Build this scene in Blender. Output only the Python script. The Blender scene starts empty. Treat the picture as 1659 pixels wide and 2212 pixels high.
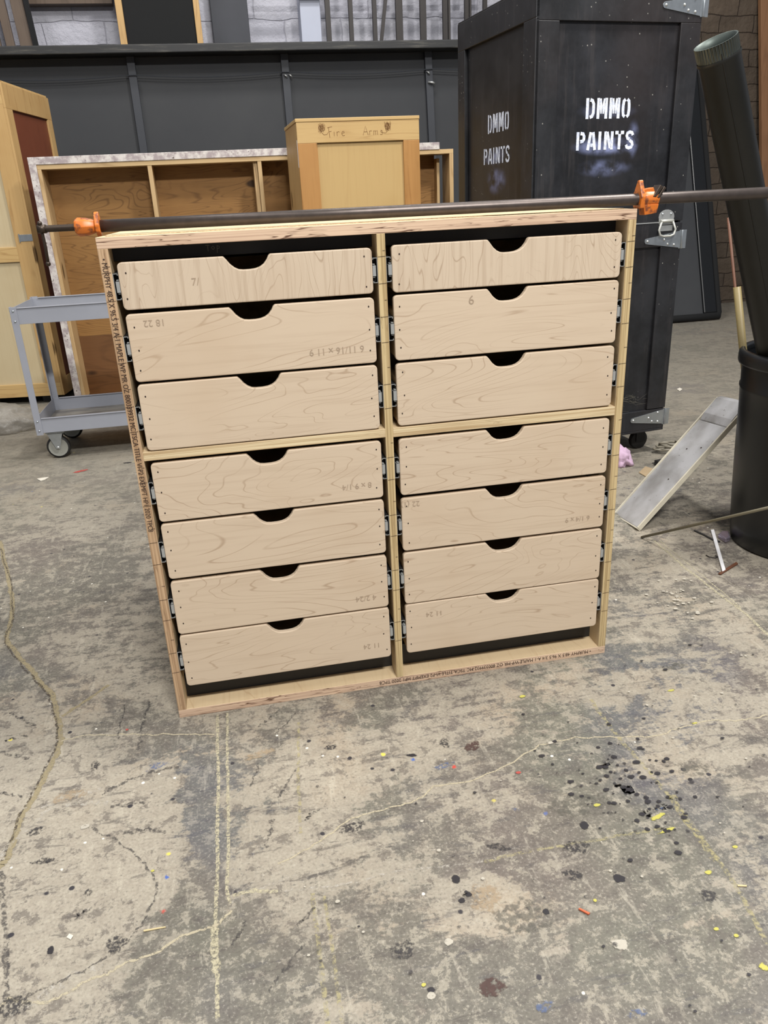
import bpy, bmesh, math, random
from mathutils import Vector, Matrix
random.seed(7)
C = bpy.context.scene.collection
S = bpy.context.scene

# ------------------------------------------------------------------ camera, world, lights, exposure
RX = Vector((0.98022, -0.19280, -0.04490))     # camera right
RY = Vector((-0.11380, -0.36280, -0.92490))    # camera down
RZ = Vector((0.16200, 0.91170, -0.37750))      # camera forward
CAM = Vector((0.2177, -1.4636, 1.0367)); FPX = 1662.0; CX, CY = 829.5, 1106.0
cd = bpy.data.cameras.new('camera'); cam = bpy.data.objects.new('camera', cd); C.objects.link(cam)
_r = RX.normalized(); _f = (RZ - RZ.dot(_r)*_r).normalized(); _u = _r.cross(_f)
cam.matrix_world = Matrix(((_r.x, _u.x, -_f.x, CAM.x), (_r.y, _u.y, -_f.y, CAM.y), (_r.z, _u.z, -_f.z, CAM.z), (0, 0, 0, 1)))
cd.sensor_fit = 'VERTICAL'; cd.sensor_height = 36; cd.lens = FPX/2212*36; cd.clip_start = .02; cd.clip_end = 60
S.camera = cam
def ray(u, v): return RX*((u-CX)/FPX) + RY*((v-CY)/FPX) + RZ
def fl(u, v, z=0.0):
    d = ray(u, v); k = (z-CAM.z)/d.z; return CAM + d*k

w = bpy.data.worlds.new('world'); S.world = w; w.use_nodes = True
w.node_tree.nodes['Background'].inputs[0].default_value = (.86, .90, 1.0, 1)
w.node_tree.nodes['Background'].inputs[1].default_value = .13
def area(name, loc, tgt, sx, sy, power, col=(1, .975, .94)):
    l = bpy.data.lights.new(name, 'AREA'); l.shape = 'RECTANGLE'; l.size = sx; l.size_y = sy; l.energy = power; l.color = col
    o = bpy.data.objects.new(name, l); C.objects.link(o); o.location = loc
    o.rotation_euler = (Vector(tgt)-Vector(loc)).to_track_quat('-Z', 'Y').to_euler(); return o
area('ceiling_lamp_front', (.9, -2.9, 4.2), (.5, 0, .1), 1.1, .3, 122)
area('ceiling_lamp_near_right', (2.6, .2, 4.8), (1.0, .4, 0), .8, .3, 100)
area('ceiling_lamp_near_left', (-2.4, -1.2, 4.8), (-.3, .3, 0), 1.2, .35, 20)
area('ceiling_lamp_back', (.8, 2.4, 4.8), (.6, 4.2, .8), 1.6, .4, 44)
area('ceiling_lamp_back_left', (-2.2, 1.6, 4.8), (-1.2, 3.4, .6), 1.2, .35, 30)
S.view_settings.view_transform = 'Standard'; S.view_settings.look = 'None'; S.view_settings.gamma = 1
S.view_settings.use_curve_mapping = False; S.view_settings.exposure = 1.03

# ------------------------------------------------------------------ materials
def srgb(r, g, b):
    f = lambda c: (c/255/12.92) if c/255 <= .04045 else ((c/255+.055)/1.055)**2.4
    return (f(r), f(g), f(b), 1)
class NT:
    def __init__(s, name, rough=.6, metal=0, spec=.5):
        s.m = bpy.data.materials.new(name); s.m.use_nodes = True; s.t = s.m.node_tree
        s.b = s.t.nodes['Principled BSDF']; s.b.inputs['Roughness'].default_value = rough
        s.b.inputs['Metallic'].default_value = metal; s.b.inputs['Specular IOR Level'].default_value = spec
    def n(s, ty, **kw):
        x = s.t.nodes.new(ty)
        for k, v in kw.items(): setattr(x, k, v)
        return x
    def set(s, sock, v):
        if hasattr(v, 'is_output') or isinstance(v, bpy.types.NodeSocket): s.t.links.new(v, sock)
        else: sock.default_value = v
    def co(s, scale=(1, 1, 1), rot=(0, 0, 0), rnd=True, uv=False):
        tc = s.n('ShaderNodeTexCoord'); o = tc.outputs['UV' if uv else 'Object']
        if rnd:
            oi = s.n('ShaderNodeObjectInfo'); vm = s.n('ShaderNodeVectorMath', operation='SCALE'); vm.inputs[0].default_value = (13.7, 7.3, 21.1)
            s.t.links.new(oi.outputs['Random'], vm.inputs['Scale']); va = s.n('ShaderNodeVectorMath', operation='ADD')
            s.t.links.new(o, va.inputs[0]); s.t.links.new(vm.outputs[0], va.inputs[1]); o = va.outputs[0]
        mp = s.n('ShaderNodeMapping'); mp.inputs['Scale'].default_value = scale; mp.inputs['Rotation'].default_value = rot
        s.t.links.new(o, mp.inputs['Vector']); return mp.outputs[0]
    def noise(s, vec, scale=1, detail=2, rough=.5, dist=0):
        x = s.n('ShaderNodeTexNoise'); s.t.links.new(vec, x.inputs['Vector']); x.inputs['Scale'].default_value = scale
        x.inputs['Detail'].default_value = detail; x.inputs['Roughness'].default_value = rough; x.inputs['Distortion'].default_value = dist
        return x.outputs['Fac']
    def math(s, op, a, b=0.0, c=None, clamp=False):
        x = s.n('ShaderNodeMath', operation=op, use_clamp=clamp); s.set(x.inputs[0], a); s.set(x.inputs[1], b)
        if c is not None: s.set(x.inputs[2], c)
        return x.outputs[0]
    def ramp(s, f, lo, hi):     # smooth 0..1 between lo and hi
        x = s.n('ShaderNodeMapRange', interpolation_type='SMOOTHSTEP'); s.set(x.inputs['Value'], f)
        s.set(x.inputs['From Min'], lo); s.set(x.inputs['From Max'], hi)
        return x.outputs['Result']
    def mix(s, f, a, b):
        x = s.n('ShaderNodeMix', data_type='RGBA'); s.set(x.inputs[0], f); s.set(x.inputs[6], a); s.set(x.inputs[7], b); return x.outputs[2]
    def color(s, c): s.set(s.b.inputs['Base Color'], c); return s
    def rough(s, c): s.set(s.b.inputs['Roughness'], c); return s
    def bump(s, h, strength=.3, dist=.002):
        x = s.n('ShaderNodeBump'); x.inputs['Strength'].default_value = strength; x.inputs['Distance'].default_value = dist
        s.t.links.new(h, x.inputs['Height']); s.t.links.new(x.outputs[0], s.b.inputs['Normal'])
def plain(name, col, rough=.5, metal=0, var=.15, scale=30):
    q = NT(name, rough, metal); f = q.noise(q.co(), scale, 4, .6)
    d = tuple(c*(1-var) for c in col[:3])+(1,); l = tuple(min(1, c*(1+var)) for c in col[:3])+(1,)
    q.color(q.mix(f, d, l)); return q.m
def wood(name, base, line, dark, along='X', freq=11, sx=1.3, sy=8, lw=.10, amt=.45, rough=.55, warp=.6, knots=False, fine=.15):
    q = NT(name, rough, 0, .3)
    sc = {'X': (sx, sy, sy), 'Z': (sy, sy, sx), 'Y': (sy, sx, sy)}[along]
    v = q.co(sc); n = q.noise(v, 1, 2.6, .42, warp)
    t = q.math('FRACT', q.math('MULTIPLY', n, freq)); tri = q.math('ABSOLUTE', q.math('SUBTRACT', t, .5))
    ln = q.math('SUBTRACT', 1.0, q.ramp(tri, 0, lw))
    f2 = {'X': (4, 110, 110), 'Z': (110, 110, 4), 'Y': (110, 4, 110)}[along]
    fn = q.noise(q.co(f2), 1, 3, .6); cl = q.noise(q.co((3, 3, 3)), 1, 3, .6)
    ln = q.math('MULTIPLY', ln, q.ramp(q.noise(q.co((7, 7, 7)), 1, 3), .30, .58))
    c = q.mix(q.math('MULTIPLY', ln, amt), base, line)
    c = q.mix(q.math('MULTIPLY', q.ramp(fn, .45, .75), fine), c, line)
    c = q.mix(q.math('MULTIPLY', q.ramp(cl, .48, .75), .45), c, dark)
    if knots:
        vo = q.n('ShaderNodeTexVoronoi', feature='F1'); q.t.links.new(q.co({'X': (2.2, 5, 5), 'Z': (5, 5, 2.2), 'Y': (5, 2.2, 5)}[along]), vo.inputs['Vector']); vo.inputs['Scale'].default_value = 1
        c = q.mix(q.math('SUBTRACT', 1, q.ramp(vo.outputs['Distance'], .07, .13)), c, tuple(x*.28 for x in dark[:3])+(1,))
    q.color(c); q.bump(fn, .12, .001); return q.m
M = {}
M['maple'] = wood('maple_ply', srgb(207, 188, 164), srgb(150, 121, 94), srgb(194, 170, 142), 'X', 26, 1.7, 8, .07, .50, .5, .8)
M['maple_v'] = wood('maple_ply_vertical', srgb(204, 186, 163), srgb(146, 118, 92), srgb(192, 170, 145), 'Z', 32, 2.0, 9, .07, .50, .5, .5, fine=.3)
M['maple_in'] = wood('maple_inner_face', srgb(208, 186, 150), srgb(168, 134, 98), srgb(194, 166, 128), 'Y', 8, 1.6, 7, .09, .3)
def ply_edge(name, along, a, b, dk, layers=260, amt=.8, crk=(.45, .6)):
    q = NT(name, .7, 0, .2)
    sc = {'X': (3, layers, layers), 'Z': (layers, layers, 3)}[along]
    n = q.noise(q.co(sc), 1, 2, .6); c = q.mix(q.ramp(n, .35, .65), a, b)
    sc2 = {'X': (7, 120, 120), 'Z': (120, 120, 7)}[along]
    n2 = q.noise(q.co(sc2), 1, 2, .55, 1.2); t = q.math('FRACT', q.math('MULTIPLY', n2, 4)); tri = q.math('ABSOLUTE', q.math('SUBTRACT', t, .5))
    l = q.math('MULTIPLY', q.math('SUBTRACT', 1, q.ramp(tri, 0, .13)), q.ramp(q.noise(q.co((9, 9, 9)), 1, 2), *crk))
    c = q.mix(q.math('MULTIPLY', l, amt), c, dk); q.color(c); q.bump(n, .2, .001); return q.m
M['edge_top'] = ply_edge('plywood_edge_top', 'X', srgb(218, 190, 162), srgb(192, 162, 138), srgb(92, 62, 46), amt=.95, crk=(.38, .52))
M['edge_side'] = ply_edge('plywood_edge_side', 'Z', srgb(196, 166, 132), srgb(158, 128, 98), srgb(96, 70, 50), amt=.45)
M['edge_pale'] = ply_edge('plywood_edge_pale', 'X', srgb(224, 206, 168), srgb(184, 158, 120), srgb(120, 92, 60), 330, .3)
M['edge_div'] = ply_edge('plywood_edge_divider', 'Z', srgb(206, 184, 140), srgb(168, 144, 104), srgb(108, 84, 52), 300, .4)
M['pine'] = wood('pine', srgb(186, 153, 103), srgb(138, 100, 58), srgb(168, 130, 80), 'Z', 7, 1, 12, .16, .45, .5, .3, True)
M['pine_x'] = wood('pine_horizontal', srgb(194, 163, 111), srgb(146, 108, 62), srgb(176, 140, 88), 'X', 7, 1, 12, .16, .45, .5, .3, True)
M['pine_pale'] = wood('pale_pine', srgb(188, 160, 118), srgb(140, 108, 70), srgb(170, 138, 94), 'Z', 7, 1, 12, .16, .45, .5, .3, True)
M['pine_pale_x'] = wood('pale_pine_horizontal', srgb(196, 168, 124), srgb(140, 108, 70), srgb(176, 142, 98), 'X', 7, 1, 12, .16, .45, .5, .3, True)
M['pine_or'] = wood('pine_orange', srgb(176, 130, 76), srgb(134, 90, 46), srgb(156, 108, 58), 'Z', 7, 1, 12, .16, .5, .5, .3, True)
M['cream_ply'] = wood('pale_yellow_plywood', srgb(190, 160, 108), srgb(166, 132, 82), srgb(180, 146, 92), 'Z', 4, .8, 5, .1, .2, .55)
M['tan_ply'] = wood('left_crate_plywood', srgb(194, 178, 144), srgb(174, 152, 114), srgb(184, 164, 128), 'Z', 4, .8, 5, .1, .2, .5)
M['red_ply'] = wood('reddish_plywood', srgb(112, 62, 42), srgb(80, 40, 28), srgb(96, 50, 34), 'Z', 5, .8, 7, .1, .3, .5)
M['cdx'] = wood('rough_plywood', srgb(146, 108, 62), srgb(88, 58, 30), srgb(118, 82, 46), 'X', 20, 1.4, 6, .2, .55, .6, 1.2, True)
M['cdx_dark'] = wood('rough_plywood_dark_shadow', srgb(108, 74, 44), srgb(72, 46, 26), srgb(90, 60, 36), 'X', 9, 1, 6, .2, .4, .6, 1, True)  # darker plywood tone, with shadow put into the colour as well
M['brown_wood'] = wood('brown_board', srgb(142, 104, 74), srgb(104, 72, 50), srgb(122, 88, 62), 'Z', 6, .8, 9, .2, .4)
M['brown_dull'] = wood('dull_brown_board', srgb(92, 78, 66), srgb(66, 54, 44), srgb(76, 64, 54), 'Z', 6, .8, 9, .2, .4)
M['olive'] = plain('olive_wood', srgb(120, 106, 66), .5); M['pinkwood'] = plain('pinkish_wood', srgb(168, 124, 100), .5)
M['rust'] = plain('rust_brown', srgb(92, 56, 36), .6, 0, .3)
# cart paint, metals
M['grey_paint'] = plain('grey_enamel', srgb(150, 153, 162), .38, 0, .1, 8)
q = NT('cart_shelf_worn', .5); f = q.noise(q.co((3, 14, 8)), 2, 6, .65); q.color(q.mix(q.ramp(f, .4, .62), srgb(112, 108, 104), srgb(150, 145, 136))); M['cart_floor'] = q.m
M['galv'] = plain('galvanised_steel', srgb(176, 182, 186), .32, .85, .22, 40)
M['zinc'] = plain('zinc_plate', srgb(196, 198, 196), .35, .7, .15, 30)
M['handle_grey'] = plain('pale_grey_metal', srgb(190, 190, 182), .4, .3, .1)
M['slide_silver'] = plain('slide_silver', srgb(170, 172, 170), .4, .35, .08)
M['slide_dark'] = plain('slide_cage_shade_black', srgb(10, 10, 11), .8, 0, .1)  # black plastic of the cage; also the channel's inner shade, put into colour
M['black_steel'] = plain('black_iron_pipe', srgb(82, 74, 70), .40, .6, .35, 60)
M['screw'] = plain('dark_screw_steel', srgb(70, 60, 52), .45, .7, .25, 120)
q = NT('orange_enamel', .4); f = q.noise(q.co(), 90, 4, .6); q.color(q.mix(q.ramp(f, .50, .64), srgb(206, 112, 38), srgb(126, 70, 42))); M['orange'] = q.m
M['rubber'] = plain('black_rubber', srgb(30, 29, 28), .6)
M['wheel_hub'] = plain('wheel_grey', srgb(140, 140, 132), .5)
M['black_board'] = plain('black_painted_board', srgb(38, 37, 36), .6, 0, .2, 20)
M['ink'] = plain('ink', srgb(52, 34, 26), .8); M['nail'] = plain('nail_hole', srgb(40, 26, 18), .8)
M['pencil'] = plain('pencil', srgb(166, 146, 124), .8); M['chalk'] = plain('chalk', srgb(120, 116, 104), .9)
M['brown_ink'] = plain('brown_marker', srgb(112, 72, 30), .8)
q = NT('white_spray_paint', .6); f = q.noise(q.co(), 140, 3, .6); q.color(q.mix(q.ramp(f, .35, .6), srgb(196, 204, 222), srgb(236, 240, 250))); M['stencil'] = q.m
def black_crate(name, hazes=(), spot=True, base=srgb(30, 31, 34)):
    q = NT(name, .42, 0, .5); v = q.co(rnd=False)
    n = q.noise(v, 4, 8, .7); c = q.mix(q.ramp(n, .35, .65), tuple(x*.55 for x in base[:3])+(1,), tuple(x*1.5 for x in base[:3])+(1,))
    mp_ = q.n('ShaderNodeMapping'); mp_.inputs['Scale'].default_value = (30, 30, 2.5); q.t.links.new(v, mp_.inputs[0]); sk = q.noise(mp_.outputs[0], 1, 6, .7)
    c = q.mix(q.math('MULTIPLY', q.ramp(sk, .52, .66), .35), c, srgb(62, 58, 58)); c = q.mix(q.math('MULTIPLY', q.ramp(q.noise(v, 1.6, 4), .48, .66), .5), c, srgb(46, 38, 36))
    vo = q.n('ShaderNodeTexVoronoi', feature='F1'); q.t.links.new(v, vo.inputs['Vector']); vo.inputs['Scale'].default_value = 55
    r = q.n('ShaderNodeSeparateColor'); q.t.links.new(vo.outputs['Color'], r.inputs[0])
    sp = q.math('MULTIPLY', q.math('SUBTRACT', 1, q.ramp(vo.outputs['Distance'], .06, .16)), q.ramp(r.outputs[0], .70, .74))
    sp = q.math('MULTIPLY', sp, q.ramp(q.noise(v, 4, 3), .46, .56))
    c = q.mix(q.math('MULTIPLY', sp, .7), c, srgb(170, 168, 160))
    sx = q.n('ShaderNodeSeparateXYZ'); q.t.links.new(v, sx.inputs[0])
    for (ax, cx, cz, rx, rz, a) in hazes:          # spray-can overspray around the stencilled words
        dx = q.math('DIVIDE', q.math('SUBTRACT', sx.outputs[ax], cx), rx); dz = q.math('DIVIDE', q.math('SUBTRACT', sx.outputs[2], cz), rz)
        d = q.math('SQRT', q.math('ADD', q.math('MULTIPLY', dx, dx), q.math('MULTIPLY', dz, dz)))
        mk = q.math('MULTIPLY', q.math('SUBTRACT', 1, q.ramp(d, .15, 1)), q.math('MULTIPLY', q.ramp(q.noise(v, 22, 3), .3, .75), a))
        c = q.mix(mk, c, srgb(150, 160, 205))
    q.color(c); q.rough(q.math('ADD', .3, q.math('MULTIPLY', n, .3))); return q.m
M['crate_black'] = black_crate('black_crate_paint')
M['duct'] = plain('blackened_duct', srgb(46, 46, 44), .42, .6, .3, 6); M['duct_end'] = plain('duct_end_grey', srgb(84, 88, 84), .42, .8, .25, 20)
M['bin'] = plain('black_plastic', srgb(16, 18, 20), .35, 0, .2, 12)
q = NT('flat_canvas', .75, 0, .25); v = q.co(); f = q.noise(v, 1.6, 5, .6); q.color(q.mix(f, srgb(50, 52, 56), srgb(70, 71, 72))); M['canvas'] = q.m
M['flat_frame'] = plain('dark_flat_frame', srgb(48, 51, 57), .6, 0, .15, 10)
q = NT('weathered_black_ledge', .55); f = q.noise(q.co((2, 20, 30)), 2, 6, .7); q.color(q.mix(q.ramp(f, .5, .7), srgb(24, 25, 26), srgb(70, 68, 62))); M['ledge'] = q.m
M['charcoal'] = plain('charcoal_paint', srgb(58, 60, 66), .7, 0, .2, 6)
M['jet'] = plain('jet_black_cloth', srgb(12, 13, 14), .9)
M['white_paint'] = plain('white_column_paint', srgb(172, 177, 192), .6, 0, .06, 5)
M['bar'] = plain('dark_bar', srgb(46, 42, 40), .5, .3, .2)
q = NT('chipped_pale_paint', .6); f = q.noise(q.co(), 22, 6, .65); g = q.noise(q.co(), 70, 4, .6)
c = q.mix(q.ramp(f, .38, .6), srgb(158, 146, 146), srgb(206, 200, 194)); q.color(q.mix(q.ramp(g, .62, .7), c, srgb(92, 78, 70))); M['chipped'] = q.m
q = NT('fixture_white_metal', .32, .1); f = q.noise(q.co(), 60, 5, .7); q.color(q.mix(q.ramp(f, .62, .72), q.mix(q.ramp(q.noise(q.co(), 7, 4), .4, .7), srgb(176, 176, 178), srgb(138, 136, 134)), srgb(78, 68, 58))); M['fixture'] = q.m
M['fixture_edge'] = plain('fixture_edge', srgb(196, 190, 172), .45, 0, .2, 30)
M['cardboard'] = plain('cardboard', srgb(172, 150, 118), .8); M['pink'] = plain('pink_cloth', srgb(206, 176, 200), .9)
M['white_plastic'] = plain('white_plastic', srgb(220, 220, 222), .4); M['cord'] = plain('grey_cord', srgb(128, 122, 108), .5)
M['rod'] = plain('grey_rod', srgb(108, 102, 84), .45, .2); M['chip'] = plain('pale_chip', srgb(206, 200, 186), .8); M['splint'] = plain('pale_splinter', srgb(196, 178, 136), .7)
M['red_splint'] = plain('red_splinter', srgb(190, 96, 60), .7); M['foil'] = plain('crumpled_foil', srgb(160, 150, 165), .25, .7)
q = NT('clear_film', .25, 0, .5); q.b.inputs['Alpha'].default_value = .38; q.color(srgb(176, 172, 164)); q.bump(q.noise(q.co(), 30, 4), .8, .01); M['film'] = q.m

def block_wall(name, a, b, mortar, bw, bh):
    q = NT(name, .8, 0, .2); v = q.co(rnd=False)
    mp = q.n('ShaderNodeMapping'); mp.inputs['Rotation'].default_value = (math.pi/2, 0, 0); q.t.links.new(v, mp.inputs[0])
    wv = q.n('ShaderNodeTexNoise'); q.t.links.new(v, wv.inputs['Vector']); wv.inputs['Scale'].default_value = 6
    ad = q.n('ShaderNodeVectorMath', operation='MULTIPLY_ADD'); q.t.links.new(wv.outputs['Color'], ad.inputs[0]); ad.inputs[1].default_value = (.045, .045, .045); q.t.links.new(mp.outputs[0], ad.inputs[2])
    br = q.n('ShaderNodeTexBrick'); q.t.links.new(ad.outputs[0], br.inputs['Vector']); br.inputs['Scale'].default_value = 1
    br.inputs['Brick Width'].default_value = bw; br.inputs['Row Height'].default_value = bh; br.inputs['Mortar Size'].default_value = .006; br.inputs['Mortar Smooth'].default_value = 1.0
    br.inputs['Color1'].default_value = a; br.inputs['Color2'].default_value = b; br.inputs['Mortar'].default_value = mortar
    n = q.noise(v, 7, 6, .65); q.color(q.mix(q.math('MULTIPLY', q.ramp(n, .4, .7), .3), br.outputs['Color'], mortar))
    hh = q.math('ADD', q.math('MULTIPLY', br.outputs['Fac'], -.45), q.math('MULTIPLY', n, 2.2)); q.bump(hh, .7, .02); return q.m
M['wall_white'] = block_wall('whitewashed_block', srgb(182, 182, 190), srgb(176, 176, 186), srgb(166, 166, 176), .42, .15)
M['wall_brown'] = block_wall('brown_block', srgb(96, 84, 72), srgb(86, 76, 66), srgb(52, 44, 38), .30, .125)

# ------------------------------------------------------------------ mesh helpers
class MB:
    def __init__(s): s.b = bmesh.new(); s.uv = s.b.loops.layers.uv.new('UVMap')
    def face(s, pts, mi=0, uvs=None, smooth=False):
        f = s.b.faces.new([s.b.verts.new(p) for p in pts]); f.material_index = mi; f.smooth = smooth
        if uvs:
            for l, u in zip(f.loops, uvs): l[s.uv].uv = u
        return f
    def box(s, x0, x1, y0, y1, z0, z1, mi=0, mx=None, front=None):
        P = [Vector(p) for p in ((x0, y0, z0), (x1, y0, z0), (x1, y1, z0), (x0, y1, z0), (x0, y0, z1), (x1, y0, z1), (x1, y1, z1), (x0, y1, z1))]
        if mx: P = [mx @ p for p in P]
        V = [s.b.verts.new(p) for p in P]
        for k, idx in enumerate(((0, 3, 2, 1), (4, 5, 6, 7), (0, 1, 5, 4), (1, 2, 6, 5), (2, 3, 7, 6), (3, 0, 4, 7))):
            f = s.b.faces.new([V[i] for i in idx]); f.material_index = front if (front is not None and k == 2) else mi
        return s
    def prism(s, pts, d, mi=0, cap=None):
        """closed outline (3D points) swept by vector d"""
        d = Vector(d); A = [s.b.verts.new(Vector(p)) for p in pts]; B = [s.b.verts.new(Vector(p)+d) for p in pts]; n = len(pts)
        f1 = s.b.faces.new(A[::-1]); f2 = s.b.faces.new(B); f1.material_index = f2.material_index = mi if cap is None else cap
        for i in range(n):
            f = s.b.faces.new((A[i], A[(i+1) % n], B[(i+1) % n], B[i])); f.material_index = mi
        return s
    def tube(s, pts, r, seg=12, mi=0, caps=True, radii=None):
        pts = [Vector(p) for p in pts]; rings = []; up = None
        for i, p in enumerate(pts):
            d = (pts[min(i+1, len(pts)-1)]-pts[max(i-1, 0)]).normalized()
            if up is None:
                up = d.orthogonal().normalized()
            else: up = (up-d*up.dot(d)).normalized()
            sd = d.cross(up); rr = radii[i] if radii else r
            rings.append([s.b.verts.new(p+(up*math.cos(a)+sd*math.sin(a))*rr) for a in [2*math.pi*k/seg for k in range(seg)]])
        for A, B in zip(rings, rings[1:]):
            for k in range(seg):
                f = s.b.faces.new((A[k], A[(k+1) % seg], B[(k+1) % seg], B[k])); f.material_index = mi; f.smooth = seg > 6
        if caps:
            for R in (rings[0][::-1], rings[-1]):
                f = s.b.faces.new(R); f.material_index = mi
        return s
    def lathe(s, prof, c=(0, 0, 0), axis=(0, 0, 1), seg=40, mi=0, smooth=True, close=False):
        ax = Vector(axis).normalized(); u = ax.orthogonal().normalized(); v = ax.cross(u); c = Vector(c); R = []
        for (r, h) in prof:
            R.append([s.b.verts.new(c+ax*h+(u*math.cos(2*math.pi*k/seg)+v*math.sin(2*math.pi*k/seg))*max(r, 1e-5)) for k in range(seg)])
        for A, B in zip(R, R[1:]):
            for k in range(seg):
                f = s.b.faces.new((A[k], A[(k+1) % seg], B[(k+1) % seg], B[k])); f.material_index = mi; f.smooth = smooth
        return s
    def ball(s, c, r, mi=0, sc=(1, 1, 1)):
        m = Matrix.Translation(Vector(c)) @ Matrix.Diagonal((*sc, 1)); g = bmesh.ops.create_uvsphere(s.b, u_segments=12, v_segments=8, radius=r, matrix=m)
        for v in g['verts']:
            for f in v.link_faces: f.smooth = True; f.material_index = mi
        return s
    def build(s, name, mats, parent=None, bevel=0, segs=2):
        bmesh.ops.recalc_face_normals(s.b, faces=s.b.faces) if not getattr(s, 'keep', False) else None
        me = bpy.data.meshes.new(name); s.b.to_mesh(me); s.b.free()
        for m in (mats if isinstance(mats, (list, tuple)) else [mats]): me.materials.append(m)
        o = bpy.data.objects.new(name, me); C.objects.link(o)
        if parent: o.parent = parent
        if bevel:
            bv = o.modifiers.new('bevel', 'BEVEL'); bv.width = bevel; bv.segments = segs; bv.limit_method = 'ANGLE'; bv.angle_limit = .6
            bv.harden_normals = False
        return o
def thing(name, label, cat, loc=(0, 0, 0), rz=0, group=None):
    o = bpy.data.objects.new(name, None); C.objects.link(o); o.location = loc; o.rotation_euler = (0, 0, rz); o.empty_display_size = .05
    o['label'] = label; o['category'] = cat
    if group: o['group'] = group
    return o
def tag(o, label, cat, group=None):
    o['label'] = label; o['category'] = cat
    if group: o['group'] = group
    return o
def struct(o): o['kind'] = 'structure'; return o
def bx(name, mat, parent, *b, bevel=.0015, front=None):
    return MB().box(*b, front=front).build(name, mat, parent, bevel)
def ribbon(mb, P, width, nrm, mi=0, off=0.0):
    """flat stroke along a polyline lying in a plane with normal nrm; uv = (length, -1..1)"""
    nrm = Vector(nrm).normalized(); P = [Vector(p)+nrm*off for p in P]; L = 0; prev = None
    for i, p in enumerate(P):
        d = (P[min(i+1, len(P)-1)]-P[max(i-1, 0)]).normalized(); sd = nrm.cross(d)*width/2
        a, b = mb.b.verts.new(p-sd), mb.b.verts.new(p+sd)
        if prev:
            L2 = L+(p-P[i-1]).length; f = mb.b.faces.new((prev[0], a, b, prev[1])); f.material_index = mi
            for l, u in zip(f.loops, ((L, -1), (L2, -1), (L2, 1), (L, 1))): l[mb.uv].uv = u
            L = L2
        prev = (a, b)
def text_mesh(txt, size, mx, name, mat, parent, width=None):
    cu = bpy.data.curves.new('t', 'FONT'); cu.body = txt; cu.size = size; cu.resolution_u = 3; cu.offset = 0.0
    o = bpy.data.objects.new('t', cu); C.objects.link(o); bpy.context.view_layer.update()
    me = bpy.data.meshes.new_from_object(o); bpy.data.objects.remove(o)
    if width:
        xs = [v.co.x for v in me.vertices]; k = width/(max(xs)-min(xs))
        for v in me.vertices: v.co.x *= k
    me.transform(mx); me.materials.clear(); me.materials.append(mat)
    ob = bpy.data.objects.new(name, me); C.objects.link(ob); ob.parent = parent; return ob
LET = {
 'D': (.56, [[(.09, 0), (.09, 1)], [(.25, .92), (.38, .88), (.46, .72), (.46, .28), (.38, .12), (.25, .08)]]),
 'M': (.66, [[(.09, 0), (.09, 1)], [(.57, 0), (.57, 1)], [(.19, .97), (.31, .25)], [(.48, .97), (.36, .25)]]),
 'O': (.56, [[(.22, .92), (.12, .84), (.09, .6), (.09, .4), (.12, .16), (.22, .08)], [(.33, .92), (.43, .84), (.46, .6), (.46, .4), (.43, .16), (.33, .08)]]),
 'P': (.54, [[(.09, 0), (.09, 1)], [(.24, .92), (.4, .9), (.46, .76), (.45, .6), (.38, .5), (.24, .48)]]),
 'A': (.58, [[(.07, 0), (.22, .98)], [(.50, 0), (.36, .98)], [(.22, .27), (.37, .27)]]),
 'I': (.26, [[(.10, 0), (.10, 1)]]),
 'N': (.58, [[(.09, 0), (.09, 1)], [(.49, 0), (.49, 1)], [(.18, .97), (.4, .08)]]),
 'T': (.54, [[(.0, .92), (.2, .92)], [(.34, .92), (.54, .92)], [(.27, .84), (.27, 0)]]),
 'S': (.54, [[(.46, .76), (.4, .9), (.26, .94), (.12, .88), (.08, .74), (.14, .6), (.26, .54)], [(.27, .48), (.42, .38), (.46, .24), (.4, .1), (.26, .06), (.12, .1), (.07, .24)]])}
def stencil(word, org, ex, ez, wid, hgt, nrm, name, mat, parent, th=.17):
    org, ex, ez = Vector(org), Vector(ex), Vector(ez); tot = sum(LET[c][0] for c in word)+.10*(len(word)-1); k = wid/tot; x = 0; mb = MB(); mb.keep = True
    for c in word:
        ww, ss = LET[c]
        for s_ in ss: ribbon(mb, [org+ex*((x+a)*k)+ez*(b*hgt) for a, b in s_], th*k, nrm, 0, .0008)
        x += ww+.10
    return mb.build(name, mat, parent)
def strokes(name, mat, parent, lines, to3d, width, nrm, off=.0008):
    mb = MB(); mb.keep = True
    for l in lines: ribbon(mb, [to3d(a, b) for a, b in l], width, nrm, 0, off)
    return mb.build(name, mat, parent)

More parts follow.
